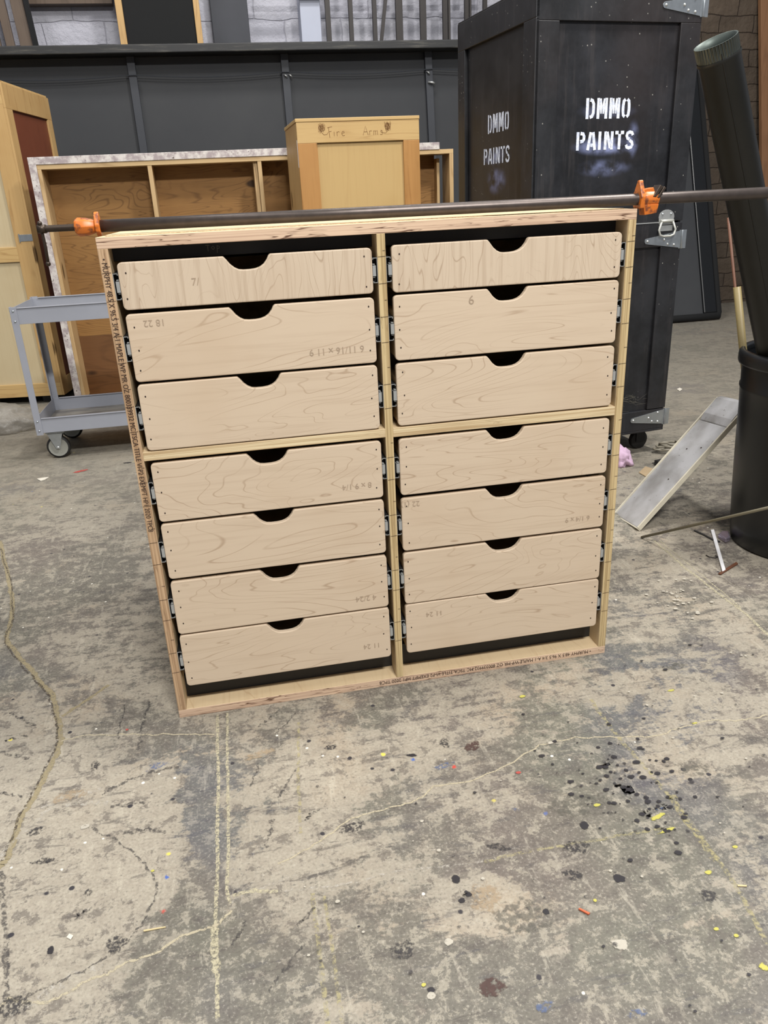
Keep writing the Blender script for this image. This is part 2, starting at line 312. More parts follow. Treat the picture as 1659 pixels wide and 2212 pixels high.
# ------------------------------------------------------------------ floor, with its cracks, paint lines and stains
q = NT('stained_concrete', .6, 0, .35); v = q.co(rnd=False)
sx = q.n('ShaderNodeSeparateXYZ'); q.t.links.new(v, sx.inputs[0])
def blob(x, y, rx, ry, a):
    dx = q.math('DIVIDE', q.math('SUBTRACT', sx.outputs[0], x), rx); dy = q.math('DIVIDE', q.math('SUBTRACT', sx.outputs[1], y), ry)
    d = q.math('ADD', q.math('MULTIPLY', dx, dx), q.math('MULTIPLY', dy, dy)); return q.math('MULTIPLY', q.math('SUBTRACT', 1, q.ramp(d, .1, 1.3)), a)
bias = 0.0
for (u_, v_, rx_, ry_, a_) in ((160, 1850, .22, .28, -.17), (60, 1650, .25, .25, -.08), (430, 1880, .05, .28, .11), (520, 2080, .14, .10, .10), (290, 1600, .12, .14, .10), (330, 2060, .05, .12, .1),
                               (780, 1640, .22, .10, -.10), (640, 1750, .10, .2, -.08), (1150, 1640, .2, .09, .07), (1330, 1800, .26, .14, .10), (1050, 1820, .2, .10, .06), (1000, 2130, .18, .10, .06),
                               (1400, 2100, .3, .2, .07), (1280, 1480, .16, .08, -.1), (220, 1250, .12, .2, .08), (60, 1300, .3, .5, .06), (1050, 1960, .10, .08, -.10), (760, 2020, .1, .12, .05)):
    p_ = fl(u_, v_); bb = blob(p_.x, p_.y, rx_, ry_, a_*.55); bias = q.math('ADD', bias, bb)
n1 = q.noise(v, 3.4, 12, .72, .4); n2 = q.noise(v, 13, 12, .75, .3); n3 = q.noise(v, 55, 8, .75)
vr = q.co((7, 34, 1), (0, 0, -.75), rnd=False); st = q.noise(vr, 1, 10, .72, .3)
vr2 = q.co((42, 6, 1), (0, 0, .25), rnd=False); st2 = q.noise(vr2, 1, 8, .7, .2)
vr3 = q.co((9, 40, 1), (0, 0, .45), rnd=False); st3 = q.noise(vr3, 1, 10, .72, .3)
s1 = q.math('ADD', q.math('ADD', q.math('MULTIPLY', n1, .32), q.math('MULTIPLY', n2, .27)), q.math('ADD', q.math('MULTIPLY', st, .16), q.math('ADD', q.math('MULTIPLY', n3, .16), q.math('MULTIPLY', st3, .09)))); s1 = q.math('ADD', s1, bias)
mask = q.ramp(s1, .492, .520); mask2 = q.ramp(s1, .38, .62)
fine = q.noise(v, 210, 4, .7); med = q.noise(v, 45, 8, .75)
chip = q.noise(v, 24, 12, .78, .2); grit = q.noise(v, 420, 3, .7)
light = q.mix(n2, srgb(138, 130, 117), srgb(170, 162, 146)); light = q.mix(q.math('MULTIPLY', q.ramp(q.noise(v, 4, 6), .5, .7), .45), light, srgb(168, 150, 126)); light = q.mix(q.math('MULTIPLY', q.ramp(n3, .44, .60), .4), light, srgb(182, 175, 158))
dark = q.mix(med, srgb(74, 72, 66), srgb(118, 114, 104)); dark = q.mix(q.ramp(q.noise(v, 2.2, 5), .45, .62), dark, q.mix(med, srgb(78, 68, 66), srgb(122, 112, 106))); dark = q.mix(q.math('MULTIPLY', q.ramp(q.noise(v, 1.7, 4), .5, .65), .7), dark, q.mix(med, srgb(76, 80, 68), srgb(116, 118, 104)))
c = q.mix(q.math('MULTIPLY', mask, .86), light, dark); c = q.mix(q.math('MULTIPLY', mask2, .30), c, srgb(92, 90, 82))
c = q.mix(q.math('MULTIPLY', q.ramp(st, .56, .60), q.math('MULTIPLY', q.ramp(n2, .42, .54), .6)), c, srgb(78, 73, 69))
c = q.mix(q.math('MULTIPLY', q.ramp(st3, .575, .61), q.math('MULTIPLY', q.ramp(n1, .45, .54), .5)), c, srgb(72, 71, 74))
c = q.mix(q.math('MULTIPLY', q.ramp(st2, .58, .66), .42), c, srgb(188, 181, 164))
c = q.mix(q.math('MULTIPLY', q.ramp(chip, .535, .565), q.math('ADD', .12, q.math('MULTIPLY', mask, .5))), c, srgb(164, 157, 141))
c = q.mix(q.math('MULTIPLY', q.math('SUBTRACT', 1, q.ramp(chip, .43, .46)), q.math('SUBTRACT', .62, q.math('MULTIPLY', mask, .15))), c, srgb(86, 80, 75))
c = q.mix(q.math('MULTIPLY', q.ramp(med, .54, .60), q.math('MULTIPLY', mask, .4)), c, srgb(158, 151, 136))
c = q.mix(q.math('MULTIPLY', q.ramp(q.noise(v, 1.4, 5), .55, .68), q.math('MULTIPLY', mask, .3)), c, srgb(70, 78, 102))
c = q.mix(q.math('MULTIPLY', q.ramp(fine, .55, .66), .42), c, srgb(196, 190, 176)); c = q.mix(q.math('MULTIPLY', q.math('SUBTRACT', 1, q.ramp(fine, .34, .45)), .5), c, srgb(66, 62, 58))
c = q.mix(q.math('MULTIPLY', q.ramp(grit, .40, .62), .25), c, srgb(84, 79, 74))
for sc_, th_, colr, dn in ((26, .12, srgb(52, 50, 54), .90), (34, .10, srgb(220, 216, 204), .93), (17, .08, srgb(206, 192, 90), .955), (15, .08, srgb(70, 96, 160), .955), (13, .07, srgb(180, 70, 60), .97)):
    vo = q.n('ShaderNodeTexVoronoi', feature='F1'); q.t.links.new(v, vo.inputs['Vector']); vo.inputs['Scale'].default_value = sc_
    rr = q.n('ShaderNodeSeparateColor'); q.t.links.new(vo.outputs['Color'], rr.inputs[0])
    dd = q.math('ADD', vo.outputs['Distance'], q.math('MULTIPLY', q.math('SUBTRACT', med, .5), .25))
    c = q.mix(q.math('MULTIPLY', q.math('SUBTRACT', 1, q.ramp(dd, th_*.7, th_*1.2)), q.ramp(rr.outputs[0], dn, dn+.01)), c, colr)
far = q.ramp(sx.outputs[1], .6, 2.2)
c = q.mix(q.math('MULTIPLY', far, .6), c, q.mix(n1, srgb(112, 108, 98), srgb(134, 128, 116)))
q.color(c); q.rough(q.math('ADD', .42, q.math('MULTIPLY', n2, .3))); q.bump(q.math('ADD', n2, q.math('MULTIPLY', fine, .3)), .25, .004); M['floor'] = q.m
def mark(name, col, edge=.5, dens=(.30, .55), scale=60, alpha=.9, disc=False, rag=1.1):
    q = NT(name, .55, 0, .3); v = q.co(rnd=False); n = q.noise(v, scale, 5, .7); tc = q.n('ShaderNodeTexCoord'); s = q.n('ShaderNodeSeparateXYZ'); q.t.links.new(tc.outputs['UV'], s.inputs[0])
    if disc: d = q.math('SQRT', q.math('ADD', q.math('MULTIPLY', s.outputs[0], s.outputs[0]), q.math('MULTIPLY', s.outputs[1], s.outputs[1])))
    else: d = q.math('ABSOLUTE', s.outputs[1])
    d = q.math('ADD', d, q.math('MULTIPLY', q.math('SUBTRACT', n, .5), rag))
    a = q.math('MULTIPLY', q.math('SUBTRACT', 1, q.ramp(d, edge, edge+.18)), alpha)
    a = q.math('MULTIPLY', a, q.ramp(q.noise(v, scale*2.1, 4, .7), *dens)); q.set(q.b.inputs['Alpha'], a)
    q.color(q.mix(n, tuple(x*.75 for x in col[:3])+(1,), col)); return q.m
FM = [M['floor']]
def fm(*a, **k): FM.append(mark(*a, **k)); return len(FM)-1
k_cream = fm('cream_line', srgb(194, 186, 158), .50, (.36, .58), 80, .82, False, 1.7); k_tan = fm('tan_crack_fill', srgb(158, 146, 116), .5, (.3, .5), 60, .85, False, 1.8); k_dk = fm('dark_crack', srgb(84, 76, 68), .4, (.42, .58), 60, .8)
k_wht = fm('white_scuff', srgb(200, 194, 182), .35, (.44, .66), 45, .7); k_thin = fm('thin_pale_crack', srgb(190, 180, 154), .5, (.34, .5), 90, .85)
k_faint = fm('faint_yellow_line', srgb(190, 180, 136), .6, (.42, .62), 50, .55); k_skid = fm('dark_skid', srgb(80, 77, 76), .30, (.40, .58), 55, .6, False, 2.2)
d_blk = fm('black_drop', srgb(48, 46, 50), .5, (.1, .3), 70, .92, True); d_dk = fm('dark_blotch', srgb(62, 60, 62), .4, (.42, .56), 80, .75, True); d_brn = fm('brown_blotch', srgb(84, 62, 58), .5, (.38, .52), 60, .75, True)
d_yel = fm('yellow_drop', srgb(190, 184, 92), .38, (.1, .3), 90, .95, True); d_blu = fm('blue_drop', srgb(96, 114, 152), .35, (.44, .58), 60, .55, True); d_wht = fm('white_drop', srgb(190, 184, 170), .42, (.25, .45), 60, .9, True)
d_bei = fm('beige_patch', srgb(180, 160, 132), .4, (.40, .56), 40, .55, True); d_gry = fm('grey_patch', srgb(104, 102, 94), .3, (.42, .56), 40, .5, True); d_red = fm('red_mark', srgb(190, 84, 76), .5, (.3, .5), 80, .8, True)
fb = MB(); fb.keep = True
fb.face([(-6, -3, 0), (9, -3, 0), (9, 5.1, 0), (-6, 5.1, 0)])
lay = [0]
def dens_line(P, n=8):
    out = []
    for a, b in zip(P, P[1:]):
        for i in range(n): out.append((a[0]+(b[0]-a[0])*i/n, a[1]+(b[1]-a[1])*i/n))
    return out+[P[-1]]
def fline(P, wd, mi, jit=0):
    lay[0] += 1; P = dens_line(P, 6) if jit else P
    ribbon(fb, [fl(a+random.uniform(-jit, jit), b+random.uniform(-jit, jit)) for a, b in P], wd, (0, 0, 1), mi, .0003+.00001*lay[0])
def fspot(u, v, ru, rv, mi, rot=0.0):
    """stain centred at a floor point, half sizes in metres"""
    lay[0] += 1; p = fl(u, v); z = .0003+.00001*lay[0]; ca, sa = math.cos(rot), math.sin(rot)
    fb.face([(p.x+(a*ru*ca-b*rv*sa)*1.35, p.y+(a*ru*sa+b*rv*ca)*1.35, z) for a, b in ((-1, -1), (1, -1), (1, 1), (-1, 1))], mi, [(-1.35, -1.35), (1.35, -1.35), (1.35, 1.35), (-1.35, 1.35)])
fline([(0, 1170), (18, 1240), (28, 1320), (14, 1385), (60, 1440), (112, 1500), (128, 1560), (134, 1598), (112, 1650), (82, 1708), (50, 1756), (32, 1815), (12, 1862), (-10, 1880)], .020, k_tan, 2)
fline([(0, 1180), (22, 1250), (30, 1320), (10, 1390), (50, 1440), (105, 1502), (122, 1560), (126, 1600), (104, 1650), (74, 1708), (42, 1760), (24, 1815), (4, 1862)], .010, k_dk, 3)
fline([(128, 1600), (180, 1590), (250, 1586), (330, 1587), (400, 1585), (465, 1588)], .006, k_thin, 2)
fline([(134, 1548), (170, 1525), (205, 1500), (235, 1480)], .014, k_tan, 1)
fline([(4, 1880), (8, 1960), (16, 2040), (12, 2120), (16, 2160)], .02, k_skid, 3)
fline([(470, 1545), (470, 1600), (472, 1700), (469, 1800), (471, 1870), (466, 1960), (465, 2030), (470, 2110), (470, 2200)], .0105, k_cream, .8)
fline([(463, 2000), (464, 2060), (469, 2100)], .02, k_cream, 1)
fline([(491, 1540), (491, 1640), (493, 1730), (494, 1830), (490, 1925), (497, 1952)], .0095, k_cream, .8)
fline([(497, 1952), (530, 1930), (600, 1905), (640, 1890)], .010, k_wht, 2)
fline([(600, 1868), (680, 1825), (760, 1768), (830, 1748), (900, 1730), (935, 1700), (1010, 1690), (1100, 1652), (1165, 1610), (1240, 1594), (1330, 1592), (1410, 1592), (1470, 1572), (1530, 1557), (1600, 1556), (1659, 1545)], .0055, k_thin, 2)
fline([(-5, 2180), (20, 2156), (45, 2165), (97, 2167), (140, 2148), (190, 2117), (232, 2104), (270, 2080), (337, 2060), (392, 2022), (440, 2008), (468, 2000), (500, 1966)], .007, k_thin, 2)
fline([(600, 1480+440*.638+163), (700, 1918), (770, 1905), (850, 1882), (980, 1870), (1045, 1862)], .010, k_wht, 2)
fline([(1045, 1862), (1150, 1838), (1300, 1812), (1460, 1785)], .009, k_faint, 2)
fline([(505, 1935), (540, 1925), (600, 1925)], .012, k_cream, 2)
fline([(675, 1930), (688, 2040), (700, 2140), (708, 2212)], .010, k_faint, 1); fline([(700, 1935), (718, 2040), (730, 2140), (740, 2212)], .008, k_faint, 1)
fline([(645, 1560), (645, 1700), (650, 1800)], .008, k_faint, 1)
fline([(1412, 1168), (1440, 1190), (1475, 1222), (1520, 1258), (1560, 1288), (1610, 1325), (1659, 1372)], .014, k_cream, 1)
fline([(1425, 1168), (1470, 1205), (1540, 1262), (1600, 1312)], .006, k_cream, 1)
fline([(1275, 1510), (1310, 1560), (1345, 1602), (1400, 1665), (1450, 1724), (1500, 1795), (1560, 1868), (1610, 1950), (1659, 2040)], .012, k_faint, 2)
fline([(1300, 1520), (1350, 1590), (1410, 1670)], .006, k_wht, 2); fline([(1450, 1715), (1480, 1770), (1550, 1858)], .02, k_faint, 3)
fline([(0, 1850), (100, 1690+60), (160, 1735), (240, 1735)], .022, k_wht, 3); fline([(90, 1745), (150, 1720), (230, 1700)], .025, k_wht, 3)
fline([(20, 2190), (90, 2150), (160, 2110), (215, 2085)], .03, k_wht, 4)
fline([(200, 1790), (245, 1812), (300, 1850), (340, 1905), (340, 1925), (310, 1990), (270, 2040), (200, 2085), (110, 2130), (30, 2160)], .010, k_skid, 3)
fline([(220, 1715), (270, 1690), (330, 1668), (385, 1655)], .016, k_skid, 3); fline([(240, 1745), (290, 1735), (310, 1735)], .014, k_skid, 2); fline([(270, 1800), (320, 1790), (360, 1800)], .016, k_skid, 3)
for a in ((255, 1600, 272, 1520), (300, 1620, 322, 1515), (590, 1590, 640, 1540), (560, 1570, 610, 1530), (640, 1660, 600, 1730), (690, 1750, 660, 1770), (590, 1770, 575, 1830), (500, 2040, 530, 1990), (610, 2100, 660, 2040), (580, 2140, 630, 2080),
          (640, 2000, 680, 1960), (560, 1650, 540, 1700), (80, 1570, 20, 1540), (60, 1640, 0, 1625), (60, 1590, 10, 1600), (50, 1720, 0, 1712), (140, 1860, 60, 1865), (200, 1960, 160, 1985)):
    fline([(a[0], a[1]), ((a[0]+a[2])/2+random.uniform(-4, 4), (a[1]+a[3])/2), (a[2], a[3])], random.uniform(.006, .016), k_skid, 3)
fspot(1050, 1940, .05, .055, d_bei); fspot(560, 1630, .06, .02, d_bei, .2); fspot(150, 1720, .06, .03, d_bei); fspot(1500, 1660, .08, .05, d_gry); fspot(1250, 1740, .12, .07, d_gry); fspot(1130, 1980, .12, .07, d_gry)
fspot(340, 1655, .05, .02, d_blu, .3); fspot(205, 1655, .018, .028, d_dk); fspot(1020, 1612, .03, .02, d_brn, .5); fspot(960, 1605, .02, .03, d_dk); fspot(1060, 2132, .035, .022, d_brn); fspot(1075, 1830, .04, .014, d_dk, -.5); fspot(1235, 1890, .03, .024, d_dk, -.3)
fspot(1245, 1830, .045, .025, d_dk, -.2); fspot(1338, 1898, .016, .013, d_blk); fspot(870, 2055, .035, .03, d_dk); fspot(760, 1788, .05, .022, d_dk, .2); fspot(715, 1615, .025, .015, d_dk); fspot(890, 1632, .018, .007, d_blk, -.2); fspot(1530, 1935, .03, .02, d_dk)
fspot(80, 1795, .03, .02, d_dk, .4); fspot(95, 1860, .04, .012, d_dk); fspot(192, 1928, .012, .014, d_dk); fspot(250, 2040, .03, .03, d_dk); fspot(110, 2053, .008, .012, d_blk); fspot(30, 2175, .05, .03, d_dk)
fspot(985, 1900, .012, .014, d_blk); fspot(1012, 1932, .009, .008, d_blk); fspot(998, 1946, .009, .008, d_blk); fspot(1262, 1784, .012, .013, d_blk); fspot(1180, 1970, .008, .008, d_blk); fspot(932, 2140, .009, .008, d_blk); fspot(932, 2152, .010, .009, d_wht)
fspot(960, 1655, .045, .016, d_blu, .2); fspot(1115, 1750, .018, .008, d_blu, -.6); fspot(1425, 1748, .018, .008, d_blu); fspot(1175, 2175, .03, .016, d_blu); fspot(1375, 2190, .03, .012, d_blu); fspot(1195, 1492, .012, .006, d_blu)
fspot(1128, 1505, .016, .008, d_yel, .2); fspot(1450, 1492, .016, .007, d_yel); fspot(1588, 1830, .008, .006, d_yel); fspot(1548, 2008, .009, .006, d_yel); fspot(1590, 2022, .006, .006, d_yel); fspot(1285, 1946, .006, .006, d_yel); fspot(1650, 2090, .012, .014, d_yel)
fspot(915, 2128, .008, .006, d_yel); fspot(330, 1882, .006, .005, d_yel); fspot(1500, 1563, .012, .005, d_yel); fspot(1290, 1740, .014, .007, d_yel); fspot(1420, 1765, .03, .009, d_yel, .3); fspot(1440, 1795, .035, .006, d_yel, .2); fspot(1530, 1885, .012, .008, d_yel)
fspot(1340, 2040, .022, .018, d_wht); fspot(970, 2035, .012, .010, d_wht); fspot(1190, 1605, .014, .008, d_wht); fspot(185, 1786, .014, .010, d_wht); fspot(912, 1775, .006, .006, d_wht); fspot(1120, 1670, .010, .006, d_red); fspot(275, 1577, .006, .006, d_red)
fspot(175, 1018, .05, .02, d_red, .5); fspot(275, 1000, .03, .012, d_blk); fspot(1460, 1440, .07, .03, d_gry)
for i in range(130):      # drip cluster of dark paint by the right-hand line
    u = random.gauss(1350, 85); vv = random.gauss(1700, 55) + (u-1350)*.35
    r = random.uniform(.0025, .0085); fspot(u, vv, r*random.uniform(.9, 1.5), r, random.choice((d_blk, d_blk, d_dk)))
for i in range(60):
    u = random.uniform(620, 1640); vv = random.uniform(1640, 2190); r = random.uniform(.002, .006); fspot(u, vv, r*1.2, r, random.choice((d_blk, d_dk, d_dk, d_wht)))
for i in range(34):
    u = random.uniform(1340, 1650); vv = random.uniform(1380, 1650); r = random.uniform(.003, .008); fspot(u, vv, r*1.3, r, random.choice((d_wht, d_dk, d_dk, d_blk)))
for i in range(40):
    u = random.gauss(1470, 40); vv = random.gauss(1290, 22); r = random.uniform(.003, .009); fspot(u, vv, r*1.3, r, d_wht)
struct(fb.build('floor', FM))

# ------------------------------------------------------------------ walls and what is fixed to them
mb = MB(); mb.box(-6, 3.05, 5.1, 5.3, 0, 4.4, 0); mb.box(3.05, 9, 5.1, 5.3, 0, 4.4, 1); struct(mb.build('wall_back', [M['wall_white'], M['wall_brown']]))
def col(name, label, cat, mat, x0, x1, y0, y1, z0, z1): return tag(bx(name, mat, None, x0, x1, y0, y1, z0, z1, bevel=.004), label, cat)
struct(bx('trim_1', M['white_paint'], None, 0.925, 1.07, 4.94, 5.1, 0, 4.0, bevel=.004))       # white column
struct(bx('trim_2', M['charcoal'], None, .30, .56, 5.0, 5.1, 0, 4.0, bevel=.004))              # charcoal pilaster
# beam against the wall above the ledge
def lean(name, label, cat, mat, xb, xt, wd, th, y0, y1, z1, grp=None):
    t = MB(); p0 = Vector((xb, y0, 0)); p1 = Vector((xt, y1, z1))
    t.prism([p0, p0+Vector((wd, 0, 0)), p0+Vector((wd, th, 0)), p0+Vector((0, th, 0))], p1-p0); return tag(t.build(name, mat, None, .003), label, cat, grp)
G_ = 'planks leaning at the far left corner'
lean('brown_plank', 'dull brown plank at the left frame edge, outermost of the dark boards', 'plank', M['brown_dull'], -1.10, -1.28, .12, .03, 4.72, 4.95, 2.9, G_)
lean('brown_plank', 'narrow dull brown plank, middle one of the boards at top left', 'plank', M['brown_dull'], -.948, -1.125, .055, .03, 4.72, 4.93, 2.9, G_)
lean('brown_plank', 'dull brown plank beside the thin black board at top left', 'plank', M['brown_dull'], -.858, -1.035, .08, .03, 4.70, 4.93, 2.9, G_)
lean('black_plank', 'thin black board standing right of the brown planks at top left', 'plank', M['jet'], -.770, -.95, .032, .03, 4.70, 4.90, 2.9)
t = thing('black_flat', 'tall black cloth flat in a pine frame behind the long grey one', 'flat', (0, 4.80, 0))
bx('panel', M['jet'], t, -.28, .185, 0, .02, 0, 3.0); bx('stud', M['pine'], t, -.325, -.28, -.02, .06, 0, 3.0, bevel=.003); bx('stud', M['pine'], t, .185, .225, -.02, .06, 0, 3.0, bevel=.003)
# iron bar rack
t = thing('bar_rack', 'dark iron rack of upright bars against the white wall', 'rack', (0, 4.86, 0))
for x, s in ((1.095, .035), (1.262, .03), (1.435, .03), (1.605, .05), (1.785, .045), (1.955, .035), (1.995, .015), (2.12, .03), (2.155, .015), (2.26, .03)): bx('bar', M['bar'], t, x, x+s, 0, .03, 0, 3.0)
MB().prism([(1.455, .035, 1.9), (1.48, .035, 1.9), (1.48, .05, 1.9), (1.455, .05, 1.9)], (.13, 0, .8)).build('brace', M['bar'], t)
bx('top_rail', M['bar'], t, .60, 2.47, .03, .06, 2.37, 2.40); bx('bottom_rail', M['bar'], t, 1.09, 2.47, .03, .06, .1, .15)
tag(bx('cross_batten', M['brown_dull'], None, -.93, -.36, 5.0, 5.09, 2.36, 2.43), 'weathered horizontal batten on the white wall at top left', 'batten')
# dark scenery flat lying along the wall
t = thing('scenery_flat', 'long dark grey scenery flat standing along the white wall', 'flat', (0, 4.45, 0))
bx('canvas', M['canvas'], t, -3.0, 2.44, 0, .02, .02, 1.96); bx('top_ledge', M['ledge'], t, -3.0, 2.44, -.15, .05, 1.950, 2.0, bevel=.006); bx('bottom_rail', M['flat_frame'], t, -3.0, 2.44, -.03, 0, 0, .09)
for x0, lx in ((-.275, 0), (.715, .015), (1.70, .06)):
    MB().prism([(x0+lx, -.03, .09), (x0+lx+.05, -.03, .09), (x0+lx+.05, -.0005, .09), (x0+lx, -.0005, .09)], (-lx, 0, 1.865)).build('stile', M['flat_frame'], t, .002)
for x in (.728, .76, 1.71):
    mb = MB(); mb.tube([(x, -.034, 1.83), (x+.012, -.046, 1.822), (x+.02, -.034, 1.812)], .005, 8); mb.build('clip', M['zinc'], t)
MB().tube([(1.72, -.034, 1.765), (1.75, -.05, 1.76), (1.765, -.034, 1.755)], .007, 8).build('clip', M['zinc'], t)
W = []
for i in range(61):
    x = -2.4+4.8*i/60; ph = ((x+.26) % 1.0); W.append((x, -.037, 1.845-.02*math.sin(math.pi*ph)))
MB().tube(W, .003, 6).build('wire', M['flat_frame'], t)
# leaning flat, right
t = thing('scenery_flat', 'black framed flat leaning back right of the stencilled black crate', 'flat', (2.5, 4.27, 0)); t.rotation_euler = (-math.atan(.35), 0, 0)
bx('canvas', M['canvas'], t, 0, 1.5, .01, .03, .02, 2.25); 
mb = MB(); mb.tube([(1.56, .0, .02), (1.575, 0, .06), (1.575, .0, 2.25)], .022, 10); mb.build('edge_roll', M['jet'], t)
mb = MB(); mb.tube([(0, 0, .035), (1.3, 0, .035), (1.575, 0, .035)], .028, 10); mb.build('edge_roll', M['jet'], t)
bx('stile', M['bin'], t, 1.44, 1.555, -.01, .03, .06, 2.25, bevel=.008)
# board leaning at far right
t = MB(); t.prism([(4.93, 4.92, 0), (5.9, 4.92, 0), (5.9, 4.96, 0), (4.93, 4.96, 0)], (-.34, .12, 2.6)); tag(t.build('brown_door_slab', M['brown_wood'], None, .003), 'wide reddish brown board leaning on the block wall at far right', 'board')

# ------------------------------------------------------------------ drawer cabinet
H = .996; DEP = .60
cab = thing('drawer_cabinet', 'maple plywood cabinet with fourteen cut-out drawers in the middle of the floor', 'cabinet')
bx('top_panel', [M['maple_in'], M['edge_top']], cab, 0, 1, 0, DEP, H-.019, H, bevel=.0008, front=1)
bx('top_sheet', [M['maple_in'], M['edge_side']], cab, .012, .99, .035, DEP-.01, H, H+.0012, bevel=0, front=1)
bp = bx('bottom_panel', [M['maple_in'], M['edge_top']], cab, 0, 1, 0, DEP, 0, .0195, bevel=.0008, front=1)
sl = bx('side_panel', [M['maple_in'], M['edge_side']], cab, 0, .0175, 0, DEP, .0195, H-.019, bevel=.0008, front=1)
bx('side_panel', [M['maple_in'], M['edge_div']], cab, .9825, 1, 0, DEP, .0195, H-.019, bevel=.0008, front=1)
bx('divider', [M['maple_in'], M['edge_div']], cab, .4885, .5045, 0, DEP, .0195, H-.019, bevel=.0008, front=1)
bx('shelf', [M['maple_in'], M['edge_pale']], cab, .0175, .4885, 0, DEP, .5915, .609, bevel=.0008, front=1)
bx('shelf', [M['maple_in'], M['edge_pale']], cab, .5045, .9825, 0, DEP, .590, .609, bevel=.0008, front=1)
bx('back_panel', M['black_board'], cab, .0175, .9825, DEP-.012, DEP-.001, .0195, H-.019, bevel=0)
st_ = None
for x0, x1 in ((.0175, .4885), (.5045, .9825)):
    o = bx('stretcher', M['black_board'], cab, x0, x1, .05, .062, .953, H-.019, bevel=.0005); st_ = st_ or o
    bx('toe_rail', M['black_board'], cab, x0, x1, .05, .062, .0195, .074, bevel=.0005)
strokes('lettering', M['chalk'], st_, [[(.0, 0), (.0, 1)], [(-.25, 1), (.2, .95)], [(.5, .3), (.4, .6), (.6, .8), (.75, .5), (.6, .25), (.5, .3)], [(1.0, -.3), (1.05, .9)], [(1.05, .8), (1.3, .7), (1.25, .4), (1.05, .35)]],
        lambda a, b: (.185+a*.016, .05, .961+b*.011), .0012, (0, -1, 0))
def cut_front(x0, x1, z0, z1, cx, r=.008):
    P = []
    def arc(cx_, cz_, a0, a1, rr=r, n=4):
        for i in range(n+1):
            a = math.radians(a0+(a1-a0)*i/n); P.append((cx_+rr*math.cos(a), cz_+rr*math.sin(a)))
    arc(x0+r, z0+r, 180, 270); arc(x1-r, z0+r, 270, 360); arc(x1-r, z1-r, 0, 90)
    # notch, right side down to a flat bottom, then up the left
    for dx, dz in ((.0415, 0), (.0385, -.003), (.035, -.0095), (.029, -.0165), (.022, -.021), (.014, -.0235), (.004, -.0245), (-.008, -.0245), (-.016, -.0235), (-.023, -.020), (-.030, -.014), (-.036, -.006), (-.0405, -.0008), (-.0425, 0)): P.append((cx+dx, z1+dz))
    arc(x0+r, z1-r, 90, 180); return P
ROWS_L = [(.8725, .9535), (.743, .865), (.611, .738), (.4635, .585), (.337, .458), (.207, .330), (.078, .203)]
ROWS_R = [(.871, .9555), (.743, .866), (.612, .737), (.4625, .5845), (.335, .455), (.206, .3295), (.0795, .2035)]
def slide_mesh(xw, xd, zc):
    """ball-bearing slide: outer channel on the panel xw, inner rail on the drawer side xd"""
    s = 1 if xd > xw else -1; mb = MB(); L0, L1 = .004, .46; t = .0011; h = .0225
    def seg(xa, xb, za, zb, ya=L0, yb=L1, mi=0): mb.box(min(xa, xb), max(xa, xb), ya, yb, min(za, zb), max(za, zb), mi)
    g = abs(xd-xw); F = L0+.0012
    seg(xw, xw+s*t, zc-h, zc+h, L0, L1, 1); seg(xw, xw+s*g*.85, zc+h-t, zc+h, F, L1, 1); seg(xw, xw+s*g*.85, zc-h, zc-h+t, F, L1, 1)  # steel channel coloured black inside to stand for the shade in it
    seg(xw, xw+s*t*.9, zc-h, zc+h, L0-.001, F); seg(xw, xw+s*g*.8, zc+h-t, zc+h, L0, F); seg(xw, xw+s*g*.8, zc-h, zc-h+t, L0, F)                         # bright cut rim of the channel
    seg(xw+s*(g*.85-t), xw+s*g*.85, zc+h-.0035, zc+h, L0, F); seg(xw+s*(g*.85-t), xw+s*g*.85, zc-h, zc-h+.0035, L0, F)
    seg(xw+s*g*.36, xd-s*.0004, zc-.0098, zc+.0090, L0-.003, L0+.03)                                    # silver inner rail
    seg(xw+s*g*.5, xw+s*g*.9, zc+.0105, zc+.0118, L0-.001, L0+.01); seg(xw+s*g*.5, xw+s*g*.9, zc-.0125, zc-.0112, L0-.001, L0+.01)
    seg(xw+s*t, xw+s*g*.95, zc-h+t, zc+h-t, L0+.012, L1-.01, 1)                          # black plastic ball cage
    return mb
PEN = {}
for ci, (xa, xb, rows, cx, pl, pr) in enumerate(((.0275, .4785, ROWS_L, .2515, .0175, .4885), (.5155, .9725, ROWS_R, .7415, .5045, .9825))):
    for ri, (z0, z1) in enumerate(rows):
        pre = 'maple_v' if ri == 0 else 'maple'
        mb = MB(); P = cut_front(xa, xb, z0, z1, cx)
        mb.prism([(x, .0, z) for x, z in P], (0, .0125, 0))
        o = mb.build('drawer', [M[pre]], cab, .0018, 2)
        # box behind the front
        d = MB(); zt = z1-.030
        d.box(xa+.002, xa+.0135, .0126, .50, z0+.006, zt); d.box(xb-.0135, xb-.002, .0126, .50, z0+.006, zt); d.box(xa+.0136, xb-.0136, .488, .50, z0+.006, zt); d.box(xa+.0136, xb-.0136, .0126, .488, z0+.010, z0+.016)
        d.build('drawer_box', [M['maple_in']], o)
        nl = MB(); nl.keep = True; hs = z1-z0
        for sx_ in (xa+.012, xb-.012):
            for k, fz in enumerate((.16, .5, .82) if ri else (.18, .8)):
                cxn, czn = sx_+random.uniform(-.003, .003), z0+hs*(1-fz)+random.uniform(-.004, .004)
                nl.face([(cxn+.0014*math.cos(a), -.0003, czn+.0019*math.sin(a)) for a in [math.pi*2*i/8 for i in range(8)]])
        nl.build('nail_hole', M['nail'], o)['kind'] = 'stuff'
        zc = (z0+z1)/2
        slide_mesh(pl, xa, zc).build('drawer_slide', [M['slide_silver'], M['slide_dark']], o); slide_mesh(pr, xb, zc).build('drawer_slide', [M['slide_silver'], M['slide_dark']], o)
        PEN[(ci, ri)] = o
